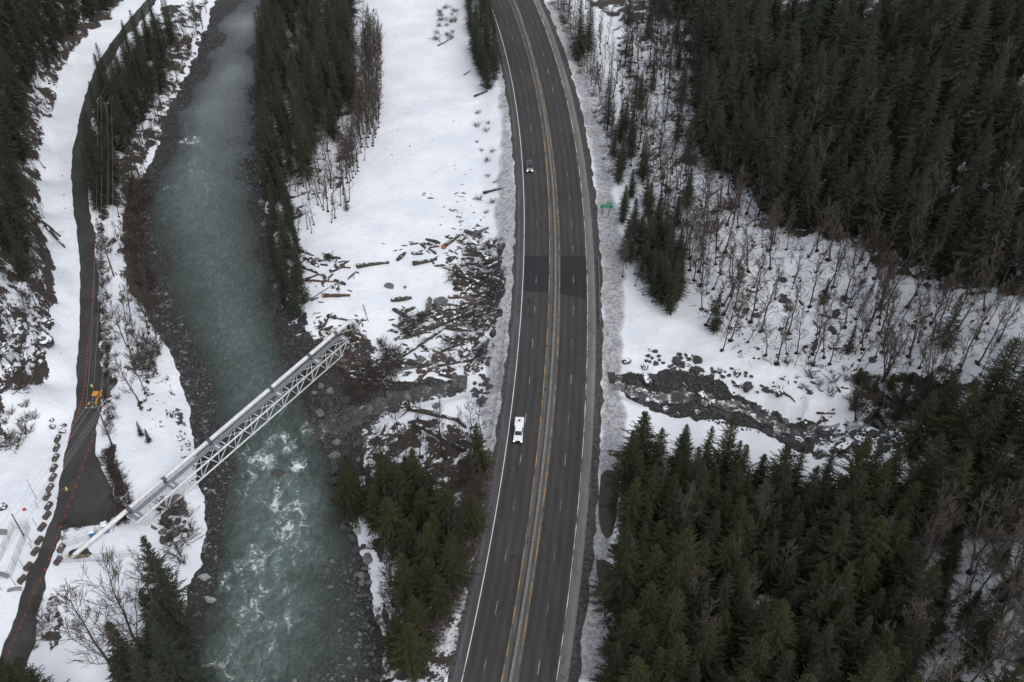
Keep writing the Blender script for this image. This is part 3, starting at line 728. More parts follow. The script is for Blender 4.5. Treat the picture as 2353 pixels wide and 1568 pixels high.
PROTO['shrub'] = [dict(o=make_shrub('shrub', 1.5, s, m, 18), used=False) for s, m in ((81, M['twig_red']), (82, M['twig']), (83, M['twig_red']), (84, M['twig']))]
PLACED = []
def place(key, x, y, h, label, cat, group, rz=None, zoff=0, idx=None, wide=1.0):
    pr = PROTO[key]; d = pr[rnd.randrange(len(pr)) if idx is None else idx]; o = d['o']
    base_h = o.get('h', 1.5)
    if d['used']: c = copy_tree(o)
    else: c = o; d['used'] = True; d.setdefault('first', o)
    s = h / base_h; c.location = (x, y, float(H(x, y)) + zoff); c.rotation_euler = (0, 0, rnd.uniform(0, 6.28) if rz is None else rz)
    c.scale = (s * wide, s * wide, s)
    tag(c, label, cat, group); return c
ALLT = []
def forest(poly, key, hr, spacing, label, cat, group, holes=(), tries=8000, wide=(.9, 1.15), cross=.75, jitter_seed=0, maxn=999, clump=0, tilt=0, sizes=1.0):
    P = [hit(a, b) for a, b in poly]; HP = [[hit(a, b) for a, b in q] for q in holes]
    x0, x1 = min(p.x for p in P), max(p.x for p in P); y0, y1 = min(p.y for p in P), max(p.y for p in P)
    n = 0; mine = []
    for _ in range(tries):
        x, y = rnd.uniform(x0, x1), rnd.uniform(y0, y1)
        if not pip(np.array([x]), np.array([y]), P)[0]: continue
        if any(pip(np.array([x]), np.array([y]), q)[0] for q in HP): continue
        if clump and float(vnoise(x, y, 7.0, 4)) < clump and rnd.random() < .85: continue
        sp_ = spacing * (rnd.uniform(.35, 1.3) if clump else 1)
        if any((x - a) ** 2 + (y - b) ** 2 < sp_ ** 2 for a, b in mine): continue
        if any((x - a) ** 2 + (y - b) ** 2 < (cross * min(spacing, s)) ** 2 for a, b, s in ALLT): continue
        z = float(H(x, y)); h = rnd.uniform(*hr); qx, qy = proj(x, y, z); tx, ty = proj(x, y, z + h)
        if (max(qx, tx) < -40 or min(qx, tx) > PW + 40 or ty > PH + 10 or qy < -10): continue
        if sizes != 1.0: h *= rnd.choice((sizes, 1.0, 1.0, 1.12, .85))
        c_ = place(key, x, y, h, label, cat, group, wide=rnd.uniform(*wide)); mine.append((x, y)); n += 1
        if tilt: c_.rotation_euler = (rnd.uniform(-tilt, tilt) - tilt * .3, rnd.uniform(-tilt, tilt), c_.rotation_euler[2])
        if n >= maxn: break
    ALLT.extend((a, b, spacing) for a, b in mine); return n
def one(key, px, py, h, label, cat, group=None, **kw):
    q = hit(px, py); ALLT.append((q.x, q.y, 3)); return place(key, q.x, q.y, h, label, cat, group, **kw)
cnt = {}
# -- single trees that stand out
one('fir', 1395, 300, 25, 'narrow lone fir at the edge of the ploughed snow right of the highway bend', 'fir', wide=.75, idx=5)
one('fir', 1330, 140, 22, 'left fir of the dark pair beside the highway at the top', 'fir', idx=0)
one('fir', 1352, 120, 20, 'right fir of the dark pair beside the highway at the top', 'fir', idx=1)
one('youngfir', 1640, 762, 12, 'young fir alone among bare alders above the creek snowfield', 'fir', idx=0)
one('youngfir', 1948, 812, 8.5, 'small dark fir in the middle of the bare alders on the right slope', 'fir', idx=1)
one('youngfir', 2165, 800, 15, 'dark fir on the right slope behind the spreading maple', 'fir', idx=2)
one('youngfir', 2045, 640, 9, 'small fir beside the rock patch at the top of the alder slope', 'fir', idx=2)
one('youngfir', 1890, 700, 8, 'slender young fir half hidden by alders below the dark stand', 'fir', idx=2)
one('youngfir', 1120, 205, 13, 'lowest dark fir of the row between the snow meadow and the highway', 'fir', wide=1.3)
one('youngfir', 797, 485, 9, 'small thin fir at the lower end of the bare alders beside the snow meadow', 'fir', wide=.7)
one('big', 286, 1585, 33, 'tall bare birch at the lower left corner in front of white snow', 'birch', idx=0, rz=1.0)
one('big', 345, 1545, 33, 'bare birch leaning over the snow with its trunk through the fir crown', 'birch', idx=1, rz=2.4)
one('big', 392, 1450, 24, 'bare birch with forked top just below the bridge abutment', 'birch', idx=2, rz=.3)
one('maple', 2030, 875, 13, 'spreading many stemmed maple in the centre of the right slope', 'maple', idx=0, wide=1.1)
one('maple', 1965, 972, 10, 'many stemmed maple at the foot of the slope by the creek log', 'maple', idx=1)
one('maple', 2130, 905, 14, 'tall many stemmed maple left of the overgrown gully', 'maple', idx=2)
one('maple', 2330, 850, 10, 'mossy many stemmed maple at the right edge of the photo', 'maple', idx=1)
# -- stands
def F_(*a, **k):
    n = forest(*a, **k); cnt[a[5] + '|' + a[1]] = n
F_([(-60,90),(60,60),(150,100),(120,150),(60,210),(60,330),(50,440),(70,560),(80,660),(-60,640)], 'evergreen', (17, 25), 4.6, 'dark spruce on the steep hill along the left edge of the photo', 'evergreen', 'spruces on the steep left hill', maxn=110)
F_([(-40,-15),(60,-15),(260,-15),(260,30),(180,100),(60,60),(-40,80)], 'evergreen', (16, 23), 4.8, 'dark spruce above the upper end of the bench road, left side', 'evergreen', 'spruces at the upper left corner')
F_([(350,90),(400,90),(385,200),(330,290),(285,370),(255,470),(222,500),(212,400),(225,300),(250,230),(280,160)], 'evergreen', (13, 20), 3.9, 'spruce between the bench road and the river under the power line', 'evergreen', 'spruces between the bench road and the river')
F_([(612,60),(700,-15),(800,-15),(815,180),(810,270),(775,330),(740,350),(700,440),(660,400),(625,430),(605,300)], 'evergreen', (17, 26), 4.6, 'tall dark spruce in the stand between the river and the snow meadow', 'evergreen', 'spruces between the river and the snow meadow', sizes=.7)
F_([(612,430),(650,420),(672,500),(690,600),(705,735),(655,725),(640,650),(622,560)], 'youngfir', (8, 14), 3.0, 'fir in the narrow strip along the river bank above the bridge', 'fir', 'firs along the river bank above the bridge')
F_([(1060,-15),(1115,-15),(1140,130),(1140,190),(1105,195),(1085,100)], 'youngfir', (11, 17), 3.6, 'dark fir in the row between the snow meadow and the highway', 'fir', 'firs in the row left of the highway')
F_([(1425,600),(1470,620),(1500,700),(1545,735),(1562,680),(1560,600),(1500,560)], 'fir', (12, 18), 3.0, 'dark fir in the clump right of the fresh asphalt', 'fir', 'firs in the clump right of the fresh asphalt', wide=(1.0, 1.3))
F_([(1500,20),(1600,80),(1590,250),(1610,390),(1690,420),(1770,520),(1960,545),(2090,620),(2250,675),(2420,690),(2900,600),(2900,-15),(1500,-15)], 'fir', (18, 29), 6.2, 'tall dark fir in the dense forest on the upper right hillside', 'fir', 'firs on the upper right hillside', holes=[[(1570,100),(1600,100),(1620,180),(1590,220)], [(2010,150),(2070,150),(2080,310),(2010,310)], [(1800,300),(1850,300),(1860,420),(1800,420)]], tries=30000, maxn=262, sizes=.7, tilt=.03, wide=(1.0, 1.3))
F_([(1500,20),(1600,80),(1590,250),(1610,390),(1690,420),(1770,520),(1960,545),(2090,620),(2250,675),(2420,690),(2900,600),(2900,-15),(1500,-15)], 'hemlock', (10, 19), 6.0, 'drooping hemlock between the firs of the upper right hillside', 'hemlock', 'hemlocks on the upper right hillside', cross=.55, tries=20000, maxn=170, tilt=.04, wide=(.9, 1.2))
F_([(2080,1060),(2130,1000),(2205,975),(2260,960),(2353,900),(2420,850),(2420,1100),(2250,1110),(2170,1090)], 'cedar', (17, 23), 5.2, 'big dark cedar at the right edge above the bare winter trees', 'cedar', 'cedars at the right edge')
F_([(1430,1085),(1470,1075),(1520,1130),(1575,1085),(1640,1100),(1760,1150),(1850,1165),(2000,1160),(2120,1120),(2300,1110),(2420,1180),(2420,1230),(2150,1260),(2060,1240),(2040,1330),(2090,1430),(2050,1700),(1395,1750),(1400,1500),(1405,1420),(1425,1380),(1440,1250),(1428,1180)], 'cedar', (12, 21), 4.3, 'olive green cedar in the dense stand filling the lower right', 'cedar', 'cedars in the lower right stand', holes=[[(1460,1240),(1500,1230),(1500,1330),(1450,1330)], [(1900,1540),(1960,1500),(1990,1600),(1920,1620)]], tries=40000, maxn=250, sizes=.7, tilt=.04, wide=(.9, 1.25))
F_([(1430,1085),(1470,1075),(1520,1130),(1575,1085),(1640,1100),(1760,1150),(1850,1165),(2000,1160),(2120,1120),(2300,1110),(2420,1180),(2420,1230),(2150,1260),(2060,1240),(2040,1330),(2090,1430),(2050,1700),(1395,1750),(1400,1500),(1405,1420),(1425,1380),(1440,1250),(1428,1180)], 'hemlock', (10, 19), 5.5, 'drooping hemlock between the cedars of the lower right stand', 'hemlock', 'hemlocks in the lower right stand', cross=.55, tries=20000, maxn=110, tilt=.04, wide=(.9, 1.2))
F_([(2080,1300),(2200,1320),(2353,1300),(2420,1700),(2080,1700)], 'cedar', (8, 15), 5.5, 'dark cedar scattered among bare trees in the lower right corner', 'cedar', 'cedars among bare trees in the lower right corner')
F_([(800,1130),(850,1190),(880,1110),(930,1100),(980,1120),(1010,1200),(1050,1240),(1040,1340),(1010,1430),(960,1540),(915,1540),(925,1420),(950,1300),(890,1240),(830,1230)], 'cedar', (11, 18), 4.3, 'cedar on the bank between the river rapids and the highway', 'cedar', 'cedars between the rapids and the highway', wide=(1.0, 1.35), sizes=.7, tilt=.05)
one('cedar', 1098, 1075, 14, 'lone dark cedar at the roadside below the culvert outlet', 'cedar', idx=1)
one('cedar', 1085, 1215, 11, 'short wide olive cedar close to the guardrail end', 'cedar', idx=2, wide=1.3)
F_([(385,1680),(395,1560),(420,1470),(446,1480),(456,1600),(445,1720)], 'fir', (24, 34), 4.2, 'dark fir in the clump on the lower left river bank', 'fir', 'firs on the lower left river bank', wide=(.85, 1.05))
F_([(280,1640),(310,1560),(350,1500),(385,1480),(380,1660)], 'youngfir', (14, 22), 3.4, 'thin fir standing among the birches at the lower left', 'fir', 'thin firs among the lower left birches', wide=(1.0, 1.2))
F_([(40,1640),(150,1620),(200,1700),(100,1780),(20,1750)], 'cedar', (16, 22), 4.5, 'cedar whose crown rises into the lower left corner over the bench road', 'cedar', 'cedars at the lower left corner')
F_([(322,1000),(345,1020),(345,990)], 'youngfir', (3, 5), 2.6, 'low bushy fir on the snow between the bench road and the gravel bar', 'fir', 'low firs above the gravel bar')
# bare trees
F_([(840,60),(875,120),(878,280),(855,340),(820,400),(790,440),(780,380),(820,300),(835,200)], 'alder', (9, 14), 3.4, 'thin bare alder along the left edge of the snow meadow', 'alder', 'alders along the snow meadow', clump=.25, tilt=.06)
F_([(660,440),(780,400),(820,470),(760,520),(700,550),(655,540),(650,480)], 'slim', (8, 12), 3.0, 'slender bare alder on the snow below the island firs', 'alder', 'alders below the island firs', clump=.3, tilt=.1, maxn=30)
F_([(690,330),(760,330),(760,400),(690,420)], 'alder', (11, 14), 3.6, 'tall bare alder rising between the last island firs', 'alder', 'alders between the last island firs')
F_([(1560,560),(1700,510),(1960,560),(2150,650),(2280,720),(2330,830),(2260,890),(2100,880),(1990,840),(1870,840),(1760,850),(1660,810),(1600,720)], 'alder', (10, 19), 3.4, 'bare alder on the snowy slope above the creek', 'alder', 'alders on the snowy slope above the creek', tries=9000, maxn=118, clump=.42, tilt=.13)
F_([(1560,560),(1700,510),(1960,560),(2200,700),(2300,850),(2100,900),(1870,860),(1700,840)], 'slim', (4, 8), 2.4, 'thin bare sapling on the snowy slope above the creek', 'sapling', 'saplings on the slope above the creek', cross=.5, maxn=60, clump=.45, tilt=.2)
F_([(2070,1280),(2200,1270),(2420,1230),(2420,1640),(2060,1640)], 'pale', (13, 21), 3.9, 'pale bare tree in the lower right corner over snow', 'bare tree', 'pale bare trees in the lower right corner', maxn=30, clump=.3, tilt=.16)
F_([(1440,60),(1560,20),(1660,250),(1700,400),(1800,500),(1650,540),(1560,520),(1450,420),(1430,250)], 'brown', (11, 18), 3.0, 'bare brown tree along the lower edge of the upper right forest', 'bare tree', 'bare trees along the forest edge', maxn=125, clump=.35, tilt=.1)
F_([(1270,-10),(1300,-10),(1400,200),(1420,330),(1400,340),(1370,230)], 'slim', (5, 9), 1.7, 'bare roadside sapling right of the highway bend', 'sapling', 'saplings right of the highway bend', maxn=85, tilt=.12)
F_([(1700,400),(2060,560),(2300,660),(2353,300),(2100,100),(1800,200)], 'pale', (14, 20), 13, 'pale bare tree standing out between dark firs of the upper right forest', 'bare tree', 'pale bare trees in the upper right forest', cross=.3, maxn=26)
F_([(1500,1180),(2000,1220),(2000,1560),(1500,1560)], 'pale', (12, 19), 9, 'pale bare tree poking through the lower right cedars', 'bare tree', 'pale bare trees in the lower right cedars', cross=.3, maxn=18)
F_([(1425,640),(1490,690),(1540,720),(1560,700),(1500,650),(1440,610)], 'pale', (8, 11), 3.2, 'bare twiggy tree in front of the fir clump right of the asphalt patch', 'bare tree', 'bare trees in front of the fir clump', cross=.4, maxn=14)
F_([(480,0),(462,80),(420,170),(380,250),(350,340),(330,400),(300,420),(330,300),(370,180),(420,60)], 'slim', (7, 10), 2.6, 'bare sapling on the snowy bank left of the upper river', 'sapling', 'saplings left of the upper river', maxn=55)
F_([(270,420),(330,420),(320,600),(350,720),(370,790),(340,960),(300,900),(275,760),(265,600)], 'alder', (9, 15), 3.0, 'bare alder on the bank between the bench road and the gravel bar', 'alder', 'alders on the bank left of the gravel bar', maxn=34, clump=.4, tilt=.14)
F_([(800,1100),(900,1000),(1110,960),(1110,1100),(1050,1300),(900,1500),(880,1300)], 'brown', (9, 14), 4.4, 'bare tree among the cedars between the rapids and the highway', 'bare tree', 'bare trees between the rapids and the highway', cross=.35, maxn=40)
F_([(-20,60),(120,120),(100,300),(110,560),(125,700),(60,860),(-20,900)], 'brown', (7, 12), 4.0, 'bare brown tree on the steep hill left of the bench road', 'bare tree', 'bare trees on the steep left hill', cross=.4, maxn=70, tilt=.12)
F_([(700,-10),(830,-10),(830,250),(720,340),(620,300)], 'pale', (15, 20), 9, 'grey bare tree among the tall firs between river and meadow', 'bare tree', 'bare trees in the river stand', cross=.3, maxn=12)
F_([(590,100),(612,60),(608,240),(598,200)], 'slim', (7, 9), 3, 'bare sapling leaning over the river from the fir stand', 'sapling', 'saplings at the river edge of the fir stand', maxn=8)
# shrubs
def S_(poly, hr, sp, label, group, maxn=60):
    forest(poly, 'shrub', hr, sp, label, 'shrub', group, cross=.3, maxn=maxn, wide=(1.0, 1.9))
S_([(222,510),(250,560),(255,700),(268,820),(270,960),(245,1010),(240,900),(232,740)], (1.0, 2.0), 1.9, 'dark bare shrub in the verge right of the bench road', 'shrubs right of the bench road', 34)
S_([(240,1050),(275,1070),(300,1150),(295,1200),(265,1200),(262,1130)], (1.2, 2.0), 1.5, 'dark dense shrub beside the wide gravel pad', 'shrubs beside the gravel pad', 30)
S_([(290,440),(345,400),(330,520),(345,620),(360,720),(330,700),(300,600)], (1.5, 3.0), 2.0, 'brown leafless shrub on the shaded left river bank', 'shrubs on the left river bank', 40)
S_([(330,780),(360,800),(355,860),(310,850)], (1.5, 2.6), 1.8, 'dark brown shrub on the bank above the gravel bar', 'shrubs above the gravel bar', 14)
S_([(0,900),(60,880),(80,960),(30,1030),(-10,1020)], (1.6, 2.8), 2.0, 'twiggy shrub at the foot of the left hill', 'shrubs at the foot of the left hill', 18)
S_([(140,1240),(150,1200),(190,1210),(160,1225)], (1, 1.5), 1.6, 'frosty shrub at the corner of the gravel pad', 'shrubs at the corner of the gravel pad', 6)
S_([(90,1370),(120,1380),(125,1420),(80,1500)], (1, 1.8), 1.8, 'dark shrub on the lower verge of the bench road', 'shrubs on the lower bench road verge', 12)
S_([(370,1170),(420,1150),(440,1210),(420,1300),(390,1280)], (1.2, 2.4), 2.2, 'brown shrub among rocks below the bridge', 'shrubs below the bridge', 14)
S_([(1090,250),(1140,260),(1140,480),(1100,500)], (.7, 1.4), 3.2, 'tiny bare shrub between the meadow and the highway bank', 'shrubs at the meadow edge', 14)
S_([(990,20),(1050,10),(1040,100),(1000,90)], (1.0, 2.2), 2.6, 'brown shrub poking through the upper snow meadow', 'shrubs in the upper snow meadow', 14)
S_([(1800,830),(1990,850),(1990,960),(1850,900)], (.8, 1.8), 2.6, 'low shrub where the alder slope meets the creek snowfield', 'shrubs above the creek snowfield', 34)
S_([(2040,900),(2200,900),(2180,960),(2060,970)], (1.5, 3), 2.2, 'dark shrub in the overgrown gully above the creek', 'shrubs in the gully above the creek', 30)
S_([(1060,1100),(1120,1060),(1090,1240),(1060,1380),(1030,1400)], (1.0, 2.0), 2.3, 'brown shrub on the slope left of the lower highway', 'shrubs left of the lower highway', 24)
S_([(860,1240),(930,1270),(940,1500),(880,1560),(870,1400)], (1.2, 2.4), 2.6, 'brown shrub on the bank beside the lower rapids', 'shrubs beside the lower rapids', 22)
S_([(1255,-10),(1290,-10),(1380,220),(1420,400),(1400,420),(1350,230)], (.9, 1.8), 2.6, 'brown roadside shrub right of the upper highway', 'shrubs right of the upper highway', 26)
F_([(1440,60),(1560,60),(1660,260),(1600,520),(1450,440),(1425,250)], 'fir', (12, 18), 10, 'fir scattered among bare trees along the forest edge', 'fir', 'firs scattered along the forest edge', maxn=15)
S_([(1440,60),(1560,20),(1660,250),(1700,400),(1760,500),(1650,540),(1560,520),(1450,440)], (1.5, 3), 3.0, 'brown shrub under the forest edge', 'shrubs under the forest edge', 34)
F_([(1960,860),(2120,870),(2240,890),(2150,950),(2060,970),(1960,945)], 'cedar', (3, 6), 2.8, 'low dark cedar in the overgrown gully above the creek', 'cedar', 'low cedars in the gully', wide=(1.2, 1.6), maxn=26)
F_([(1405,330),(1440,300),(1470,440),(1560,520),(1480,560),(1430,520)], 'evergreen', (9, 15), 5.0, 'olive spruce among brown trees at the verge beside the road sign', 'evergreen', 'spruces beside the road sign', wide=(1.1, 1.4), maxn=14)
F_([(1440,560),(1500,690),(1550,740),(1570,600),(1520,540)], 'brown', (9, 13), 2.6, 'brown twiggy tree crowding the fir clump right of the asphalt patch', 'bare tree', 'brown trees crowding the fir clump', cross=.35, maxn=24)
F_([(1290,-10),(1330,-10),(1440,160),(1440,330),(1410,330),(1380,180)], 'brown', (7, 12), 3.0, 'brown tree on the roadside bank right of the highway bend', 'bare tree', 'brown trees on the roadside bank', cross=.4, maxn=34)
F_([(800,1100),(850,1090),(900,1040),(1000,1010),(1060,1060),(1100,1150),(1030,1350),(990,1500),(940,1300),(870,1180)], 'brown', (6, 11), 3.2, 'brown twiggy tree tangled among the cedars beside the rapids', 'bare tree', 'brown trees tangled among the bank cedars', cross=.3, maxn=40, tilt=.2)
print("TREES", sum(cnt.values()), cnt)
# ------------------------------------------------------------------ rocks
def rockmat(name, a, b, snow):
    t = NT(name); p = t.pos(); oi = t.n("ObjectInfo"); n = t.noise(1.6, 8, .65, p)
    c = t.mix(t.step(n, .3, .7), a, b)
    c = t.mix(t.math('MULTIPLY', oi.outputs["Random"], .5), c, b)
    if snow:
        nz = t.n("SeparateXYZ", {0: t.n("NewGeometry").outputs["Normal"]}).outputs[2]
        m = t.step(t.math('ADD', nz, t.math('MULTIPLY', t.math('SUBTRACT', t.noise(.8, 3, .5, p), .5), .5)), 1.0 - snow, 1.06 - snow)
        c = t.mix(m, c, SNOW)
    t.base(c); t.rough(.7); t.bump(t.noise(4, 8, .7, p), .6, .08); return t.m
M['rock'] = rockmat("wet dark rock", (.022, .022, .024), (.060, .058, .058), 0)
M['rock_grey'] = rockmat("grey river rock", (.075, .076, .078), (.150, .150, .148), 0)
M['rock_snow'] = rockmat("rock with patches of snow", (.024, .022, .021), (.060, .055, .052), .18)
M['rock_pale'] = rockmat("pale granite", (.20, .205, .21), (.32, .32, .33), 0)
def rock_proto(seed, mat, kind='boulder'):
    mb = MB(); ico(mb, (0, 0, .15), (1.0, .78, .62), seed, .42, 3 if kind == 'boulder' else 2); o = mb.build(kind, mat, smooth=False); return o
for key, mt, sd in (('rock', 'rock', 100), ('rgrey', 'rock_grey', 110), ('rsnow', 'rock_snow', 120), ('rpale', 'rock_pale', 130)):
    PROTO[key] = [dict(o=rock_proto(sd + i, M[mt]), used=False) for i in range(4)]
def put_rock(key, x, y, s, label, group=None, zf=-.12, rz=None):
    pr = PROTO[key]; d = pr[rnd.randrange(4)]; o = d['o']
    c = copy_tree(o) if d['used'] else o; d['used'] = True
    c.location = (x, y, float(H(x, y)) + zf * s); c.rotation_euler = (rnd.uniform(-.3, .3), rnd.uniform(-.3, .3), rnd.uniform(0, 6.28) if rz is None else rz)
    c.scale = (s * rnd.uniform(.85, 1.2), s * rnd.uniform(.85, 1.2), s * rnd.uniform(.8, 1.1)); tag(c, label, 'boulder', group); return c
RQ = []
def rocks(poly, key, n, sr, label, group, zf=-.12, gap=.7):
    P = [hit(a, b) for a, b in poly]; x0, x1 = min(p.x for p in P), max(p.x for p in P); y0, y1 = min(p.y for p in P), max(p.y for p in P); got = []; tr = 0
    while len(got) < n and tr < n * 60:
        tr += 1; x, y = rnd.uniform(x0, x1), rnd.uniform(y0, y1); s = sr[0] + (sr[1] - sr[0]) * rnd.random() ** 2.2
        if not pip(np.array([x]), np.array([y]), P)[0]: continue
        if any(math.hypot(x - a, y - b) < gap * (s + c) for a, b, c in got): continue
        RQ.append((s * F / (y * cA + (CAMH + 5) * sA), rnd.choice(key) if isinstance(key, (list, tuple)) else key, x, y, s, label, group, zf)); got.append((x, y, s))
def rock1(key, px, py, s, label, rz=None, zf=0.0):
    q = hit(px, py); put_rock(key, q.x, q.y, s, label, None, zf, rz)
rock1('rgrey', *TC(1270, 512), 1.8, 'largest smooth grey boulder lying on the snow of the debris fan', 0, -.1)
rock1('rgrey', *TC(920, 405), 1.05, 'rounded grey boulder in the middle of the open snow of the debris fan', 0)
rock1('rgrey', *TC(1025, 410), .5, 'small round boulder just right of the rounded grey one on open snow')
rock1('rgrey', *TC(1135, 903), 1.0, 'grey boulder between two long fallen trunks')
rock1('rgrey', *TC(1243, 1228), 1.0, 'single grey boulder on the snow patch below the small creek')
rock1('rpale', 469, 1328, 1.15, 'big pale round boulder at the edge of the left gravel bar', 0, .1)
rock1('rpale', 482, 1380, 1.0, 'second pale round boulder lower on the left gravel bar at the water', 0, .1)
rock1('rock', 641, 1097, 1.1, 'dark boulder standing alone in the white rapids', .3, 1.0)
TB = T(640, 1136)
for i, (tx, ty, s, lab, k) in enumerate([(540, 115, 1.3, 'dark angular boulder at the right bank of the rapids, upper of two', 'rock'), (535, 195, 1.3, 'dark angular boulder at the right bank of the rapids, lower of two', 'rock'), (612, 450, 1.1, 'long dark boulder left of the pale boulder at the waterline', 'rock'), (648, 522, .85, 'dark pointed boulder touching the pale boulder', 'rock'), (702, 530, .9, 'pale boulder at the right waterline below the rapids', 'rpale'), (725, 838, .9, 'grey ringed boulder standing in the shallows', 'rgrey'), (785, 735, .7, 'grey boulder at the foot of the bank snow patch', 'rgrey'), (658, 932, .7, 'black wet boulder in the lower shallows', 'rock'), (838, 1128, .8, 'grey boulder under the lowest bank snow patch', 'rgrey'), (745, 1190, .6, 'small black rock alone in the lower shallows', 'rock'), (525, 745, .7, 'flat grey rock barely above the lower rapids', 'rgrey')]):
    rock1(k, *TB(tx, ty), s, lab, None, .25)
rock1('rsnow', 1613, 915, 1.7, 'large boulder with a snow cap in the middle of the right creek', 1.2, .1)
rock1('rsnow', 1440, 832, 1.1, 'dark boulder at the right edge of the ploughed snow above the creek inlet')
rock1('rsnow', 1486, 873, 1.6, 'biggest dark boulder on the upper bank next to the creek inlet')
rock1('rock', 1416, 1045, .5, 'dark rock on the ploughed snow edge, upper of two beside the cedars')
rock1('rock', 1416, 1078, .6, 'dark rock on the ploughed snow edge, lower of two beside the cedars')
RG = ['rock', 'rock', 'rock', 'rgrey']
rocks([(600,450),(614,450),(640,560),(660,660),(700,740),(720,790),(705,850),(690,850),(655,770),(628,650),(606,560)], RG, 80, (.35, 1.1), 'angular rock in the riprap on the right river bank above the bridge', 'riprap rocks on the right river bank')
rocks([(700,860),(770,900),(840,930),(1000,905),(1070,890),(1060,905),(930,935),(850,985),(830,1050),(800,1110),(760,1060),(720,1000)], RG, 140, (.35, 1.5), 'grey boulder in the jumble where the small creek meets the river', 'boulders at the mouth of the small creek')
rocks([(760,1080),(800,1120),(830,1230),(860,1290),(870,1420),(840,1400),(815,1290),(780,1200)], RG, 22, (.4, 1.2), 'dark rock along the right waterline of the rapids', 'rocks along the right side of the rapids', .05)
rocks([(1420,880),(1500,860),(1560,850),(1610,868),(1720,915),(1790,950),(1850,970),(1950,975),(2050,985),(2030,1025),(1900,1028),(1830,1030),(1740,990),(1660,965),(1580,955),(1500,942)], ['rock', 'rock', 'rock', 'rgrey', 'rock', 'rsnow'], 130, (.35, 1.25), 'dark rock in the bed of the creek right of the highway', 'rocks in the right creek bed')
rocks([(1470,800),(1560,815),(1700,850),(1800,900),(1760,910),(1640,870),(1540,845),(1480,845)], ['rock', 'rock', 'rsnow'], 44, (.4, 1.7), 'dark rock sticking out of the snow above the right creek', 'rocks in the snow above the right creek')
rocks([(1090,860),(1125,800),(1125,900),(1110,940),(1085,920)], RG, 30, (.4, 1.1), 'rock in the fill below the guardrail beside the culvert', 'rocks below the guardrail')
rocks([(360,1160),(420,1130),(430,1230),(370,1260)], RG, 18, (.5, 1.5), 'rock beside the left concrete bridge footing', 'rocks at the left bridge footing')
rocks([(250,620),(300,760),(370,950),(380,1000),(360,990),(280,800)], 'rsnow', 24, (.3, .8), 'small dark rock in the snow left of the gravel bar', 'rocks in the snow left of the gravel bar', 0)
rocks([(395,980),(440,1000),(480,1140),(440,1130)], 'rsnow', 22, (.3, .9), 'small rock at the snow edge of the gravel bar near the bridge', 'rocks at the snow edge near the bridge', 0)
rocks([(460,60),(440,140),(400,230),(370,330),(340,400),(350,410),(400,270),(440,180),(480,90)], 'rock', 34, (.5, 1.4), 'dark rock along the upper left river bank', 'rocks on the upper left river bank')
rocks([(1900,980),(2060,990),(2080,1030),(1900,1040),(1860,1010)], ['rock', 'rsnow', 'rock'], 40, (.4, 1.8), 'rock in the snow beside the upper end of the right creek', 'rocks beside the upper right creek')
rocks([(110,960),(150,980),(145,1000),(110,985)], 'rsnow', 5, (.4, .9), 'dark rock lying on the snow left of the bench road', 'rocks left of the bench road', 0)
rocks([(1600,560),(2250,700),(2200,870),(1960,840),(1700,830),(1600,740)], 'rock', 60, (.3, 1.2), 'dark rock or stump in the snow among the alders', 'rocks among the alders')
rocks([(0,720),(110,740),(100,860),(0,900)], 'rsnow', 26, (.8, 2.4), 'dark rock outcrop with snow on the left hill', 'outcrops on the left hill', -.2)
RQ.sort(key=lambda q: -q[0])
for q in RQ[:262]: put_rock(*q[1:])
def rest_rocks(name, qs, mat, label):
    V = []; Fc = []; n0 = 0
    for _, k, x, y, s, lb, g, zf in qs:
        mb = MB(); ico(mb, (0, 0, .15), (s, s * .8, s * .62), rnd.randrange(9999), .42, 2); a = rnd.random() * 6.28; c_, s_ = math.cos(a), math.sin(a); z = float(H(x, y)) + zf * s
        V += [(x + p[0] * c_ - p[1] * s_, y + p[0] * s_ + p[1] * c_, z + p[2]) for p in mb.v]; Fc += [tuple(i + n0 for i in f) for f in mb.f]; n0 += len(mb.v)
    me = bpy.data.meshes.new(name); me.from_pydata(V, [], Fc); me.materials.append(mat); o = bpy.data.objects.new(name, me); COL.objects.link(o); tag(o, label, 'rocks', kind='stuff')
rest_rocks('small_rocks', [q for q in RQ[262:] if q[1] != 'rsnow'], M['rock'], 'small dark rocks along the banks and creek beds')
rest_rocks('snowy_rocks', [q for q in RQ[262:] if q[1] == 'rsnow'], M['rock_snow'], 'small snow dusted rocks on the slopes')
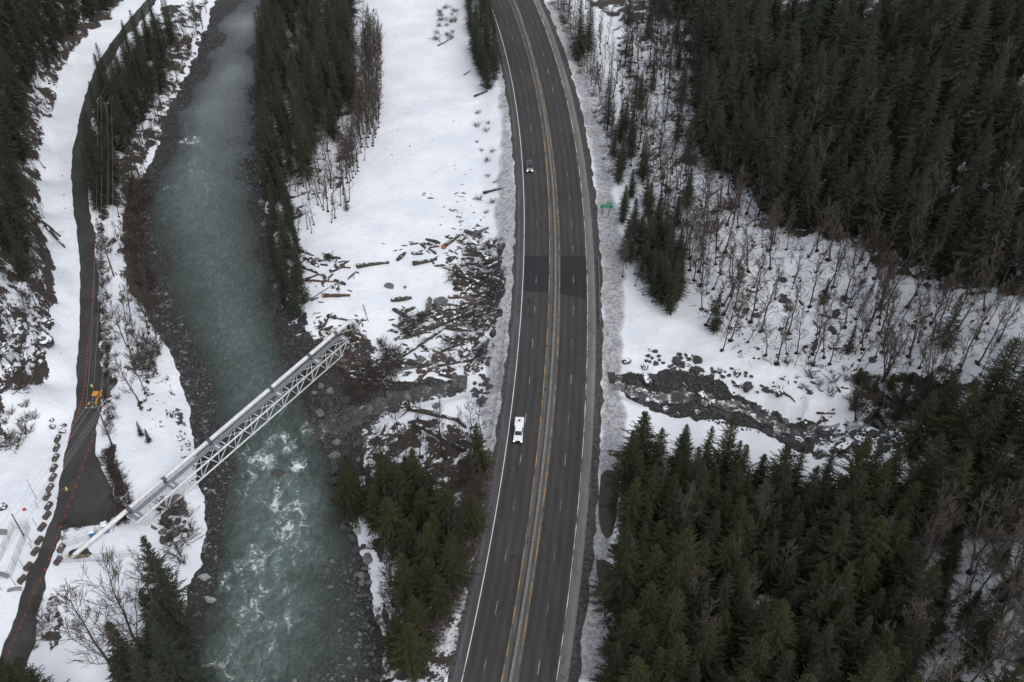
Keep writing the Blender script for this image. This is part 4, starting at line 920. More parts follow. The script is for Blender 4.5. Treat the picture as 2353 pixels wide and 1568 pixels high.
# cobbles: one mesh, far too many to count
def cobbles(name, poly, n, sr, mat, label, lift=.2):
    P = [hit(a, b) for a, b in poly]; x0, x1 = min(p.x for p in P), max(p.x for p in P); y0, y1 = min(p.y for p in P), max(p.y for p in P)
    X = np.array([rnd.uniform(x0, x1) for _ in range(n * 5)]); Y = np.array([rnd.uniform(y0, y1) for _ in range(n * 5)]); m = pip(X, Y, P); X = X[m][:n]; Y = Y[m][:n]; Zc = H(X, Y)
    ok = Zc < -6.2 if name == 'river_cobbles' else Zc < 99
    base = MB(); ico(base, (0, 0, 0), (1, .8, .6), 5, .3, 1); bv = np.array(base.v); bf = np.array(base.f); V = []; Fc = []
    for x, y, z in zip(X[ok], Y[ok], Zc[ok]):
        s = sr[0] + (sr[1] - sr[0]) * rnd.random() ** 4; a = rnd.random() * 6.28; c_, s_ = math.cos(a), math.sin(a)
        V.append(np.stack([x + s * (bv[:, 0] * c_ - bv[:, 1] * s_), y + s * (bv[:, 0] * s_ + bv[:, 1] * c_), z + s * (bv[:, 2] + lift)], -1)); Fc.append(bf + len(bv) * (len(V) - 1))
    V = np.concatenate(V); Fc = np.concatenate(Fc); me = bpy.data.meshes.new(name); me.from_pydata(V.tolist(), [], Fc.tolist()); me.materials.append(mat); o = bpy.data.objects.new(name, me); COL.objects.link(o); tag(o, label, 'cobbles', kind='stuff')
t = NT("river cobbles"); p = t.pos(); v_ = t.vor(.7, p); c_ = t.n("SeparateColor", {0: v_.outputs["Color"]}).outputs[0]
t.base(t.mix(t.math('POWER', c_, 3.0), (.035, .035, .038), (.19, .19, .19))); t.rough(.7); M['cob'] = t.m
cobbles('river_cobbles', SL[6:] + WL[::-1][:16], 5200, (.10, .62), M['cob'], 'grey cobbles covering the left gravel bar')
cobbles('river_cobbles', [(700,1270),(850,1290),(870,1568),(640,1568),(680,1420)], 900, (.18, .8), M['cob'], 'rounded stones in the shallows of the lower right river', .5)
cobbles('river_cobbles', [(560,190),(600,170),(600,440),(560,440),(520,400),(515,330),(535,260)], 1500, (.15, .6), M['cob'], 'stones of the shallow bar beside the upper river stand', .5)
cobbles('creek_stones', [(1420,878),(1560,852),(1700,905),(1850,965),(1930,985),(1900,1030),(1760,1000),(1580,955),(1480,935)], 1800, (.12, .5), M['rock'], 'small stones of the right creek bed')
cobbles('creek_stones', [(700,870),(840,920),(1070,885),(1060,905),(930,935),(850,985),(830,1080),(800,1150),(720,1000)], 1800, (.12, .5), M['rock'], 'small stones at the mouth of the left creek')

# ------------------------------------------------------------------ driftwood and fallen trees
def woodmat(name, a, b, snow=.0):
    t = NT(name); p = t.pos(); n = t.noise(2.2, 8, .7, p); c = t.mix(t.step(n, .3, .7), a, b)
    if snow:
        nz = t.n("SeparateXYZ", {0: t.n("NewGeometry").outputs["Normal"]}).outputs[2]
        c = t.mix(t.step(t.math('ADD', nz, t.math('MULTIPLY', t.math('SUBTRACT', t.noise(.9, 5, .6, p), .5), 2.2)), 1.3 - snow, 1.4 - snow), c, SNOW)
    t.base(c); t.rough(.85); t.bump(n, .5, .06); return t.m
M['log_dark'] = woodmat("dark wet log bark", (.020, .017, .015), (.070, .060, .052), .25)
M['log_brown'] = woodmat("brown driftwood", (.036, .024, .018), (.100, .064, .047), .25)
M['log_grey'] = woodmat("grey driftwood", (.060, .052, .048), (.150, .135, .125), .15)
M['wood_fresh'] = flat("freshly broken orange wood", (.36, .13, .045), .8, var=.35, scale=4)
def log(px, label, r=.35, mat='log_dark', cat='log', group=None, branches=0, root=False, fresh=False, z=0.0, kind=None, needles=0):
    A, B = hit(*px[0]), hit(*px[1]); A = A + Vector((0, 0, r * .6 + z)); B = B + Vector((0, 0, r * .5 + z)); d = B - A; L = d.length
    kind = kind or ('fallen_trunk' if L > 6 else 'driftwood_log')
    rt = empty(kind, A); n = max(3, int(L / 1.6)); mb = MB(); pts = []; rs = []
    for i in range(n + 1):
        f = i / n; q = d * f; gz = float(H(A.x + q.x, A.y + q.y)) + r * .5 - A.z
        q.z = max(q.z, gz); pts.append(q + Vector((rnd.uniform(-.1, .1), rnd.uniform(-.1, .1), 0)) * r * 2); rs.append(r * (1.05 - .55 * f) * rnd.uniform(.85, 1.12))
    mb.tube(pts, rs, 8); mb.build("trunk", M[mat], rt, smooth=True)
    if branches:
        bb = MB()
        for i in range(branches):
            f = rnd.uniform(.3, 1); q = pts[int(f * n)]; dd = Vector((rnd.uniform(-1, 1), rnd.uniform(-1, 1), rnd.uniform(.1, .7))).normalized(); dd = (dd + d.normalized() * .8).normalized(); l = rnd.uniform(1.2, 3.2)
            bb.tube([q, q + dd * l * .5, q + dd * l + Vector((0, 0, -.1))], [.06, .045, .025], 4, cap=False)
            for j in range(4):
                s = q + dd * l * rnd.uniform(.3, 1); e = (dd + Vector((rnd.uniform(-1, 1), rnd.uniform(-1, 1), rnd.uniform(-.3, .3)))).normalized(); bb.tube([s, s + e * .8], [.03, .02], 3, cap=False)
        bb.build("branches", M['log_dark'] if mat != 'log_brown' else M['log_brown'], rt)
    if needles:
        V = []; Fc = []
        for i in range(needles):
            f = rnd.uniform(.35, 1); q = pts[int(f * n)]; a = rnd.uniform(0, 6.28); l = rnd.uniform(.3, 2.0) * (1.3 - f); e = q + Vector((math.cos(a) * l, math.sin(a) * l, rnd.uniform(-.1, .9))); k = Vector((rnd.uniform(-.5, .5), rnd.uniform(-.5, .5), -.1))
            s = k.cross(Vector((0, 0, 1))).normalized() * .10; b = len(V); V += [tuple(e), tuple(e + k * .5 - s), tuple(e + k), tuple(e + k * .5 + s)]; Fc.append((b, b + 1, b + 2, b + 3))
        me = bpy.data.meshes.new("foliage"); me.from_pydata(V, [], Fc); me.materials.append(M['fir']); o = bpy.data.objects.new("foliage", me); COL.objects.link(o); child(o, rt)
    if root:
        rb = MB(); bd = -d.normalized()
        for i in range(16):
            a = i * .3927 + rnd.uniform(-.2, .2); sd = bd.cross(Vector((0, 0, 1))).normalized(); e = (sd * math.cos(a) + Vector((0, 0, 1)) * math.sin(a) * .9 + bd * .25); l = r * rnd.uniform(2.2, 4.2)
            rb.tube([pts[0], pts[0] + e * l * .55, pts[0] + e * l + bd * .3], [r * .4, r * .22, .04], 5, cap=False)
        rb.build("root_plate", M['log_brown'], rt, smooth=True)
    if fresh:
        fb = MB(); bd = -d.normalized(); ico(fb, tuple(bd * .1), (r * 1.15, r * 1.15, r * 1.1), rnd.randrange(99), .5); fb.build("broken_end", M['wood_fresh'], rt)
    tag(rt, label, cat, group); return rt
def tl(a, b, c, d, label, **k): return log((TC(a, b), TC(c, d)), label, **k)
tl(950, 930, 1290, 700, 'long straight dark trunk slanting up from the brush pile to the upper right', r=.45, branches=6)
tl(1060, 745, 1530, 570, 'thick fallen conifer with snow along it pointing at the highway', r=.75, branches=10, root=False, needles=120)
tl(1150, 695, 1330, 640, 'stout trunk with orange broken end beside the thick fallen conifer', r=.6, fresh=True)
tl(830, 1025, 1262, 925, 'long pale trunk lying across the brush above the small creek', r=.4, branches=8, mat='log_grey')
tl(1250, 955, 1505, 908, 'dark trunk near the highway bank above the culvert', r=.4, branches=5)
tl(885, 1058, 1180, 1068, 'thin straight trunk bridging the small creek', r=.22)
tl(950, 935, 835, 780, 'dead pointed treetop leaning out of the brush pile', r=.35, branches=14, needles=260, z=.8)
tl(1360, 390, 1500, 500, 'mossy trunk running down right from the uprooted stump', r=.5, branches=2)
tl(1385, 325, 1600, 410, 'thick uprooted trunk with orange torn roots', r=.8, root=True, fresh=True)
tl(1400, 345, 1690, 330, 'tangle topped trunk reaching the highway bank', r=.45, branches=14)
tl(1040, 700, 1180, 605, 'green topped broken trunk at the left end of the log jam', r=.4, branches=8, needles=260)
tl(1240, 610, 1420, 545, 'slim pole like trunk above the thick fallen conifer', r=.16, branches=3)
tl(1050, 1255, 1390, 1330, 'heavy trunk with round root ball below the small creek', r=.7, root=True, fresh=True)
tl(1080, 1345, 1430, 1530, 'heavy dark trunk running down to the roadside cedar', r=.65, branches=6)
tl(1385, 1325, 1445, 1380, 'short trunk with orange end beside the heavy root ball trunk', r=.5, fresh=True)
tl(1480, 60, 1600, 2, 'grey trunk lying on the ploughed bank nearest the highway', r=.55, mat='log_grey')
tl(1590, 112, 1685, 150, 'grey split trunk at the top right of the debris', r=.5, mat='log_grey')
tl(1472, 135, 1492, 195, 'upright leaning stub beside the grey split trunk', r=.4, mat='log_grey')
tl(255, 140, 400, 198, 'brown log at the upper left of the debris next to the bank firs', r=.4, mat='log_brown')
tl(320, 275, 482, 342, 'dark snowy log crossing the left driftwood pile', r=.42)
tl(345, 358, 445, 320, 'reddish brown plank like log in the left driftwood pile', r=.35, mat='log_brown')
tl(455, 388, 532, 320, 'reddish split log leaning in the left driftwood pile', r=.4, mat='log_brown')
tl(340, 366, 545, 374, 'long brown log at the bottom of the left driftwood pile', r=.38, mat='log_brown')
tl(475, 472, 648, 470, 'thick orange brown split log alone on the snow', r=.6, mat='log_brown', fresh=True)
tl(370, 500, 552, 382, 'thin bent branch slanting down to the river bank', r=.13, mat='log_brown')
tl(556, 275, 652, 277, 'brown log at the left end of the dark debris line', r=.35, mat='log_brown')
tl(690, 272, 915, 243, 'long dark bark covered debris log in the middle of the snow', r=.65)
tl(1078, 255, 1242, 222, 'dark humped log right of the long bark covered one', r=.7)
tl(610, 788, 668, 925, 'long orange plank standing against the right bridge end', r=.22, mat='log_brown', fresh=True)
tl(628, 790, 650, 850, 'short orange plank against the right bridge end', r=.2, mat='log_brown')
tl(740, 545, 775, 655, 'thin rust red pole standing in the snow right of the bridge', r=.14, mat='log_brown', z=.6)
tl(490, 612, 640, 642, 'dark log on the snow above the pipe elbow', r=.4)
tl(640, 645, 760, 640, 'dark log right of the pipe elbow', r=.35)
tl(1570, 868, 1602, 770, 'grey log lying along the foot of the guardrail bank', r=.5, mat='log_grey')
tl(1430, 795, 1290, 850, 'bundle like trunk with stripped branches above the culvert', r=.45, branches=14)
tl(1195, 135, 1262, 130, 'short brown log left of the bright broken wood', r=.4, mat='log_brown')
tl(1290, 135, 1400, 60, 'brown splintered log at the top of the debris', r=.6, mat='log_brown', fresh=True)
tl(1500, 690, 1545, 620, 'mossy trunk in the brush against the highway bank', r=.45, branches=12)
tl(1490, 620, 1690, 560, 'branchy tree top pressed against the highway bank', r=.3, branches=18)
tl(1450, 480, 1700, 420, 'bare branchy crown washed against the highway bank', r=.35, branches=20)
tl(1640, 500, 1700, 300, 'dense broken brushwood along the foot of the highway bank', r=.3, branches=24)
tl(430, 235, 490, 220, 'short dark log beside the small green bough on snow', r=.28)
tl(590, 1000, 1000, 960, 'dark tree top in the big brush pile', r=.3, branches=26, needles=160)
tl(640, 1100, 900, 1020, 'brown branchy log across the brush pile above the creek', r=.35, branches=30, mat='log_dark')
tl(700, 1000, 940, 1120, 'crossed branchy log in the brush pile above the creek', r=.3, branches=30)
tl(560, 900, 640, 990, 'brown washed up shrub by the right bridge footing', r=.3, branches=24, mat='log_brown')
tl(520, 230, 480, 190, 'green bough torn off and lying on the snow', r=.15, needles=420, branches=4)
TR = T(1920, 570)
log((TR(90, 1130), TR(185, 1200)), 'brown forked log on the snow above the right creek', r=.3, mat='log_brown')
log((TR(335, 1278), TR(460, 1280)), 'straight brown log beside the upper right creek', r=.32, mat='log_brown')
log((TR(670, 1350), TR(790, 1190)), 'long dark trunk slanting down the gully snow', r=.6, mat='log_brown')
log((TR(350, 600), TR(520, 632)), 'dark log caught between the alders of the right slope', r=.2)
log((TR(740, 1340), TR(790, 1385)), 'grey broken trunk in the snow below the gully', r=.7, mat='log_grey')
log(((105, 520), (150, 570)), 'long log sliding off the left hill onto the snow', r=.5)
log(((60, 480), (140, 545)), 'fallen trunk on the left hill above the snow', r=.45, branches=4)
log(((262, 555), (246, 568)), 'dark curved stump at the base of the upper utility pole', r=.7, mat='log_brown')
log(((385, 985), (410, 1075)), 'dark log on the snow by the birch stems', r=.2) if False else None
TS = T(640, 0)
log((TS(1430, 520), TS(1475, 490)), 'dark stick on the snow beside the lowest roadside fir', r=.2)
log((TS(1500, 668), TS(1595, 630)), 'dark log at the foot of the roadside fir row', r=.4)
log((TS(1565, 1335), TS(1690, 1300)), 'dark log on the highway bank above the debris', r=.45)
log((TS(1250, 320), TS(1340, 270)), 'dark snow dusted log in the upper meadow', r=.25, branches=6)
# loose pieces
WQ = []; FAM = {}
def scatter(poly, n, lr, rr, mats, label, group):
    P = [hit(a, b) for a, b in poly]; x0, x1 = min(p.x for p in P), max(p.x for p in P); y0, y1 = min(p.y for p in P), max(p.y for p in P); k = 0
    while k < n:
        x, y = rnd.uniform(x0, x1), rnd.uniform(y0, y1)
        if not pip(np.array([x]), np.array([y]), P)[0]: continue
        s = lr[0] + (lr[1] - lr[0]) * rnd.random() ** 2; WQ.append((s, x, y, rnd.choice(mats), label, group)); k += 1
def piece_mesh(seed):
    r_ = random.Random(seed); mb = MB(); r = r_.uniform(.13, .28); mb.tube([(-.5, 0, 0), (-.1, r_.uniform(-.08, .08), .04), (.25, r_.uniform(-.05, .05), .02), (.5, 0, 0)], [r * .8, r, r * .9, r * .4], 6)
    for q in range(2): mb.tube([(r_.uniform(-.3, .3), 0, 0), (r_.uniform(-.4, .4), r_.uniform(-.35, .35), .2)], [r * .4, r * .15], 4)
    return mb
def place_wood():
    WQ.sort(key=lambda q: -q[0]); rest = {}
    for i, (s, x, y, m, lb, g) in enumerate(WQ):
        e = (rnd.uniform(0, 6), rnd.uniform(-.15, .15), rnd.uniform(-.9, .9) + (1.57 if rnd.random() < .25 else 0)); ss = rnd.uniform(.6, 1.3); sc = (s, s * .6 * ss + .25, s * .5 * ss + .2); z = float(H(x, y)) + .05
        if i < 290:
            k = (m, rnd.randrange(4))
            if k not in FAM: o = piece_mesh(hash(k[1]) + len(FAM)).build("wood_piece", M[m]); FAM[k] = o
            else: o = FAM[k].copy(); COL.objects.link(o)
            o.location = (x, y, z); o.rotation_euler = e; o.scale = sc; tag(o, lb, 'driftwood', g)
        else:
            from mathutils import Euler
            mb = piece_mesh(i); Mx = Matrix.Translation((x, y, z)) @ Euler(e).to_matrix().to_4x4() @ Matrix.Diagonal((*sc, 1)); rest.setdefault('all', MB()).add([tuple(Mx @ Vector(v)) for v in mb.v], mb.f)
    for mb in rest.values(): o = mb.build("wood_litter", M['log_dark']); tag(o, 'small sticks and bark litter on the debris snow', 'wood litter', kind='stuff')
def brush(name, poly, n, lr, hmax, mat, label):
    P = [hit(a, b) for a, b in poly]; x0, x1 = min(p.x for p in P), max(p.x for p in P); y0, y1 = min(p.y for p in P), max(p.y for p in P); mb = MB(); k = 0
    while k < n:
        x, y = rnd.uniform(x0, x1), rnd.uniform(y0, y1)
        if not pip(np.array([x]), np.array([y]), P)[0]: continue
        z = float(H(x, y)) + rnd.random() ** 2 * hmax; a = rnd.uniform(0, 6.28); l = rnd.uniform(*lr); d = Vector((math.cos(a) * l, math.sin(a) * l, rnd.uniform(-.25, .35) * l)); p = Vector((x, y, z)); r = rnd.choice((.03, .04, .05, .09))
        mb.tube([p, p + d * .5 + Vector((0, 0, rnd.uniform(-.1, .2))), p + d], [r, r * .8, r * .3], 3, cap=False); k += 1
    o = mb.build(name, mat); tag(o, label, 'brushwood', kind='stuff')
MM = ['log_dark', 'log_brown', 'log_dark', 'log_grey', 'log_dark']
scatter([(960,430),(1120,440),(1130,540),(1060,560),(990,500)], 40, (.5, 2.0), 0, MM, 'small piece of driftwood scattered on the snow above the debris', 'driftwood scattered above the debris')
scatter([(880,560),(1130,520),(1140,650),(1050,640),(980,600),(900,600)], 80, (1.0, 4.6), 0, MM, 'piece of driftwood in the upper band of the debris', 'driftwood in the upper debris band')
scatter([(1050,640),(1140,640),(1130,760),(1080,780),(1010,740)], 48, (2.0, 6.5), 0, MM, 'broken wood in the log jam below the highway bank', 'broken wood in the log jam')
scatter([(680,560),(790,600),(830,620),(800,700),(720,700),(690,640)], 44, (1.0, 4.6), 0, MM, 'broken wood of the left driftwood pile', 'wood of the left driftwood pile')
scatter([(720,720),(850,730),(860,800),(820,840),(790,790),(710,770)], 60, (.9, 3.2), 0, ['log_dark', 'log_brown', 'log_brown'], 'broken reddish wood around the right bridge end', 'broken wood around the right bridge end')
scatter([(800,820),(960,830),(1060,850),(1050,880),(900,880),(820,900)], 48, (1.6, 6.0), 0, MM, 'broken wood in the brush pile above the small creek', 'broken wood in the brush pile')
scatter([(920,680),(1080,720),(1100,820),(960,830),(900,760)], 44, (1.6, 6.0), 0, MM, 'broken wood between the long fallen trunks', 'broken wood between the trunks')
scatter([(1760,860),(1960,880),(1940,950),(1800,930)], 22, (.6, 2.2), 0, MM, 'stick or root on the snow above the right creek bend', 'sticks above the right creek bend')
scatter([(800,350),(860,380),(1080,430),(1100,250),(1000,250)], 16, (.3, .9), 0, MM, 'tiny bit of wood on the open snow meadow', 'bits of wood on the open meadow')
scatter([(1600,560),(2250,700),(2230,880),(1700,820)], 40, (.5, 2.4), 0, MM, 'stick lying on the snow among the alders', 'sticks among the alders')
scatter([(110,380),(160,380),(150,860),(100,860)], 12, (.3, .9), 0, ['log_dark'], 'small dark stick on the snow left of the bench road', 'sticks left of the bench road')

scatter([(1090,540),(1150,540),(1150,700),(1100,780),(1060,700)], 36, (2.5, 7.0), 0, ['log_dark', 'log_grey', 'log_dark'], 'big broken log against the foot of the highway bank', 'big logs at the foot of the highway bank')
scatter([(880,740),(1000,700),(1090,760),(1080,850),(940,860)], 30, (1.5, 4.5), 0, ['log_dark', 'log_dark', 'log_brown'], 'broken log in the tangle above the small creek', 'broken logs in the tangle above the creek')
place_wood()
TQ = lambda L: [TC(a, b) for a, b in L]
brush('brushwood', TQ([(600,1190),(640,1060),(760,990),(900,950),(1010,985),(960,1040),(860,1110),(740,1200)]), 850, (1.0, 3.6), 1.5, M['twig_red'], 'big pile of brown brushwood above the mouth of the small creek')
brush('brushwood', TQ([(1500,320),(1700,290),(1690,420),(1600,560),(1540,560),(1620,420)]), 520, (.8, 3.2), 1.3, M['log_dark'], 'dark tangle of branches against the highway bank')
brush('brushwood', TQ([(1430,560),(1560,540),(1620,620),(1560,760),(1500,700),(1420,760),(1290,870),(1270,840),(1400,700)]), 450, (.8, 3.0), 1.2, M['log_dark'], 'tangle of brown branches around the mossy trunk')
brush('brushwood', TQ([(1290,280),(1450,230),(1700,250),(1680,460),(1480,440),(1330,400)]), 380, (.8, 3.4), 1.1, M['log_dark'], 'tangle of branches around the uprooted trunk')
brush('brushwood', TQ([(850,880),(1000,820),(1020,960),(880,1000)]), 500, (.6, 2.6), 1.4, M['log_dark'], 'dark tangle round the dead pointed treetop')
brush('brushwood', TQ([(1440,100),(1700,60),(1690,260),(1480,240)]), 320, (.5, 2.4), .7, M['log_dark'], 'branches strewn below the grey split trunk')
brush('brushwood', [(1960,870),(2100,870),(2240,890),(2160,960),(2060,985),(1960,955)], 1500, (.8, 2.6), 2.4, M['twig_red'], 'dark thicket filling the gully above the creek')
brush('brushwood', [(1060,1060),(1130,1040),(1110,1200),(1060,1380),(1010,1500),(960,1568),(1000,1420),(1050,1220)], 3000, (.5, 1.8), .9, M['twig'], 'brown scrub on the slope left of the lower highway')
brush('brushwood', [(1265,-10),(1300,-10),(1400,200),(1425,380),(1400,400),(1370,260)], 2600, (.6, 2.0), 1.6, M['twig'], 'brown scrub on the bank right of the highway bend')
brush('brushwood', [(1440,60),(1560,20),(1640,250),(1690,420),(1760,510),(1640,540),(1500,500),(1440,420)], 3600, (.8, 2.6), 2.0, M['twig_red'], 'brown undergrowth along the forest edge')
brush('brushwood', [(1560,560),(1700,510),(1960,560),(2250,700),(2280,860),(2050,890),(1870,860),(1700,830),(1600,740)], 1500, (.6, 2.6), 1.4, M['twig'], 'thin brush scattered between the alders')
brush('brushwood', TQ([(1500,860),(1600,760),(1590,900),(1520,960)]), 350, (.6, 2.2), .9, M['twig_red'], 'brushwood at the foot of the guardrail bank')
brush('brushwood', TQ([(980,640),(1060,600),(1190,600),(1100,740),(1000,740)]), 420, (.6, 2.4), 1.2, M['log_dark'], 'branches around the green topped broken trunk')
brush('brushwood', TQ([(560,900),(660,870),(670,960),(590,1000)]), 350, (.6, 2.0), 1.0, M['log_brown'], 'rusty brushwood below the right bridge footing')
brush('brushwood', TQ([(470,720),(600,690),(700,660),(700,740),(620,800),(520,790)]), 300, (.6, 2.0), .8, M['log_brown'], 'rusty broken sticks around the right bridge end')
brush('brushwood', [(235,1040),(262,1020),(275,1090),(305,1160),(300,1200),(262,1215),(258,1130)], 900, (.5, 1.6), .8, M['twig_red'], 'dark frosted brush along the gravel pad')
brush('brushwood', [(218,500),(236,520),(240,700),(250,860),(262,1000),(240,960),(238,860),(228,700)], 1200, (.4, 1.4), .6, M['twig_red'], 'dark frosted brush in the verge of the bench road')
brush('brushwood', [(285,440),(345,395),(332,500),(345,600),(352,720),(320,690),(300,560)], 1300, (.6, 2.4), 1.8, M['twig_red'], 'dense brown brush on the shaded left river bank')
# ------------------------------------------------------------------ pipeline bridge
M['white_paint'] = flat("white painted steel", (.66, .675, .67), .45, var=.10, scale=1.5)
M['collar'] = flat("dark grey pipe saddle", (.085, .09, .11), .5, var=.1)
M['grate'] = flat("galvanised grating", (.24, .25, .27), .55, .3, var=.12, scale=8)
ZP = -.2
def bp(px, py): x, y = plane(px, py, ZP); return Vector((x, y, ZP))
def SV(sx, sy): return sx / 1.088, sy / 1.088
PA = bp(*SV(188, 1386)); PB = bp(*SV(838, 835)); ax = (PB - PA); PL = ax.length; ax.normalize(); sd = Vector((ax.y, -ax.x, 0))     # side: towards the lower right
sCol = [(bp(*SV(*q)) - PA).dot(ax) for q in ((321, 1275), (410, 1200), (521, 1104), (676, 973), (771, 891), (838, 835))]
def BL(s, o, z): return PA + ax * s + sd * o + Vector((0, 0, z))
rootp = empty("pipeline", PA); inv = -PA
mb = MB(); RP = .50
E1 = bp(*SV(868, 808)); E2 = E1 + ax * 1.6 + sd * .6 + Vector((0, 0, -.3)); E3 = hit(*SV(893, 826)) + Vector((0, 0, -.8))
PE = Vector((*plane(*SV(188, 1386), -2.5), -2.5)); PC0 = PA + ax * sCol[0]
P0 = [PE + (PE - PC0).normalized() * 2.0 + Vector((0, 0, -.9)), PE, PE.lerp(PC0, .5), PC0, PC0 + ax * 3, PA + ax * (PL * .5), E1 - ax * 1.2, E1 + ax * .5 - Vector((0, 0, .05)), E1 + ax * 1.8 + sd * .5 - Vector((0, 0, .5)), E1.lerp(E3, .55) + ax * 1.2, E3]
mb.tube([q + inv for q in P0], RP, 20); mb.build("pipe", M['white_paint'], rootp, smooth=True)
for s in sCol:
    mb = MB(); mb.tube([BL(s - .45, 0, 0) + inv, BL(s + .45, 0, 0) + inv], RP * 1.14, 20); mb.build("collar", M['collar'], rootp, smooth=False)
tag(rootp, 'long white pipeline on dark saddles crossing the river beside the truss', 'pipeline')
rb = empty("truss_bridge", BL(sCol[0], 1.6, 0)); inv = -Vector(rb.location)
s0, s1 = sCol[0] - 1.0, sCol[-1] + .6; O1, O2, ZT, ZB = .55, 3.4, -.9, -4.9
NP = 13; seg = (s1 - s0) / NP
def bar(mb, a, b, r, n=6): mb.tube([a + inv, b + inv], r, n)
for o_, z_, r_ in ((O1, ZT, .17), (O2, ZT, .2), ((O1 + O2) / 2 + .7, ZB, .19)):
    mb = MB(); bar(mb, BL(s0 + (seg * .5 if z_ == ZB else 0), o_, z_), BL(s1 - (seg * .3 if z_ == ZB else 0), o_, z_), r_, 10); mb.build("chord", M['white_paint'], rb, smooth=True)
OB = (O1 + O2) / 2 + .7
mw, mt2 = MB(), MB()
for i in range(NP + 1):
    s = s0 + seg * i
    bar(mt2, BL(s, O1, ZT), BL(s, O2, ZT), .09)
    if i < NP:
        bar(mt2, BL(s, O1, ZT + .02), BL(s + seg, O2, ZT + .02), .06); bar(mt2, BL(s, O2, ZT - .02), BL(s + seg, O1, ZT - .02), .06)
        bar(mw, BL(s, O2, ZT), BL(s + seg * .5, OB, ZB), .095); bar(mw, BL(s + seg, O2, ZT), BL(s + seg * .5, OB, ZB), .095); bar(mw, BL(s + seg * .5, O2, ZT), BL(s + seg * .5, OB, ZB), .08)
        bar(mw, BL(s, O1, ZT), BL(s + seg * .5, OB, ZB), .08); bar(mw, BL(s + seg, O1, ZT), BL(s + seg * .5, OB, ZB), .08)
mt2.build("top_bracing", M['white_paint'], rb); mw.build("side_bracing", M['white_paint'], rb)
mb = MB(); mb2 = MB(); nS = int((s1 - s0) / .5)
for i in range(nS):
    s = s0 + .5 * i; c = BL(s + .25, 1.25, ZT + .34) + inv; mb.box(c, (.46, 1.05, .05), math.atan2(ax.y, ax.x))
mb.build("walkway", M['grate'], rb)
for o_ in (.70, 1.82):
    mr = MB(); bar(mr, BL(s0, o_, ZT + 1.35), BL(s1, o_, ZT + 1.35), .035, 4); bar(mr, BL(s0, o_, ZT + .85), BL(s1, o_, ZT + .85), .03, 4)
    k = 0.0
    while k < s1 - s0: bar(mr, BL(s0 + k, o_, ZT + .3), BL(s0 + k, o_, ZT + 1.35), .03, 4); k += 1.7
    mr.build("handrail", M['grate'], rb)
for s in sCol:
    mb = MB(); mb.box(BL(s + .2, 2.3, ZT + .42) + inv, (1.7, 2.1, .08), math.atan2(ax.y, ax.x)); pl = mb.build("platform", M['grate'], rb)
    mb = MB(); mb.box(BL(s + .2, 2.4, ZT + .55) + inv, (.28, 1.3, .14), math.atan2(ax.y, ax.x)); mb.build("beam", M['white_paint'], pl)
    mb = MB(); mb.box(BL(s, .55, ZT + .28) + inv, (.7, 1.5, .3), math.atan2(ax.y, ax.x)); mb.build("pipe_bracket", M['collar'], rb)
tag(rb, 'white steel truss bridge with walkway carrying the pipeline over the river', 'bridge')
M['abut'] = flat("mottled footing concrete", (.105, .10, .09), .9, var=.4, scale=.8, bump=.3)
for s, lab, d3 in ((s0 + 1.0, 'mottled concrete footing under the left bridge end', (5.4, 5.6)), (s1 - 2.0, 'concrete footing half buried in debris under the right bridge end', (4.0, 5.0))):
    c = BL(s, 2.6, 0); zt = ZB - .25 + ZP; zb = float(H(c.x, c.y)) - 1.5
    r_ = empty("bridge_footing", (c.x, c.y, zb), math.atan2(ax.y, ax.x)); mb = MB(); mb.box((0, 0, (zt - zb) * .35), (d3[0] * 1.15, d3[1] * 1.15, (zt - zb) * .7)); mb.build("base", M['abut'], r_, bevel=.06)
    mb = MB(); mb.box((0, 0, (zt - zb) * .85 + .001), (d3[0] * .8, d3[1] * .8, (zt - zb) * .3)); mb.build("cap", M['abut'], r_, bevel=.05); tag(r_, lab, 'footing')
# ------------------------------------------------------------------ poles, wires, fences
def utility_pole(base, h, arm_ang, label, arm=4.6, light=False):
    r_ = empty("utility_pole", base); mb = MB(); mb.tube([(0, 0, -.5), (0, 0, h)], [.22, .14], 10); mb.build("pole", M['bark_pale'], r_, smooth=True)
    if arm:
        mb = MB(); mb.box((0, 0, h - .7), (arm, .16, .18), arm_ang); a = mb.build("crossarm", M['bark_pale'], r_)
        for k in (-.46, -.2, .2, .46):
            mb = MB(); x, y = math.cos(arm_ang) * arm * k, math.sin(arm_ang) * arm * k; mb.tube([(x, y, h - .61), (x, y, h - .35)], [.09, .06], 8); mb.build("insulator", M['white_paint'], a)
    tag(r_, label, 'utility pole'); return [Vector(base) + Vector((math.cos(arm_ang) * arm * k, math.sin(arm_ang) * arm * k, h - .33)) for k in (-.46, -.2, .2, .46)] + [Vector(base) + Vector((0, 0, h - 2.2))]
b3 = hit(259, 1027); b2 = hit(262, 635); b1 = hit(262, 312); b0 = hit(352, 42)
a3 = utility_pole(b3, 13.5, .25, 'tall utility pole on the snow beside the yellow machine'); a2 = utility_pole(b2, 11, .05, 'utility pole above the long straight part of the bench road')
a1 = utility_pole(b1, 12, .0, 'utility pole whose crossarm shows over the firs at the road bend'); a0 = utility_pole(b0, 8, -.4, 'farthest utility pole at the top end of the bench road', arm=3)
bX = Vector((*plane(-190, 1650, -2.5), -2.5)); a4 = [bX + Vector((k * 2.1, 0, 12)) for k in (-1, -.4, .4, 1)] + [bX + Vector((0, 0, 10))]
M['wire'] = flat("aluminium wire", (.34, .34, .34), .5, .5, var=.02); M['wire_red'] = flat("orange marker wire", (.38, .15, .07), .6, var=.1)
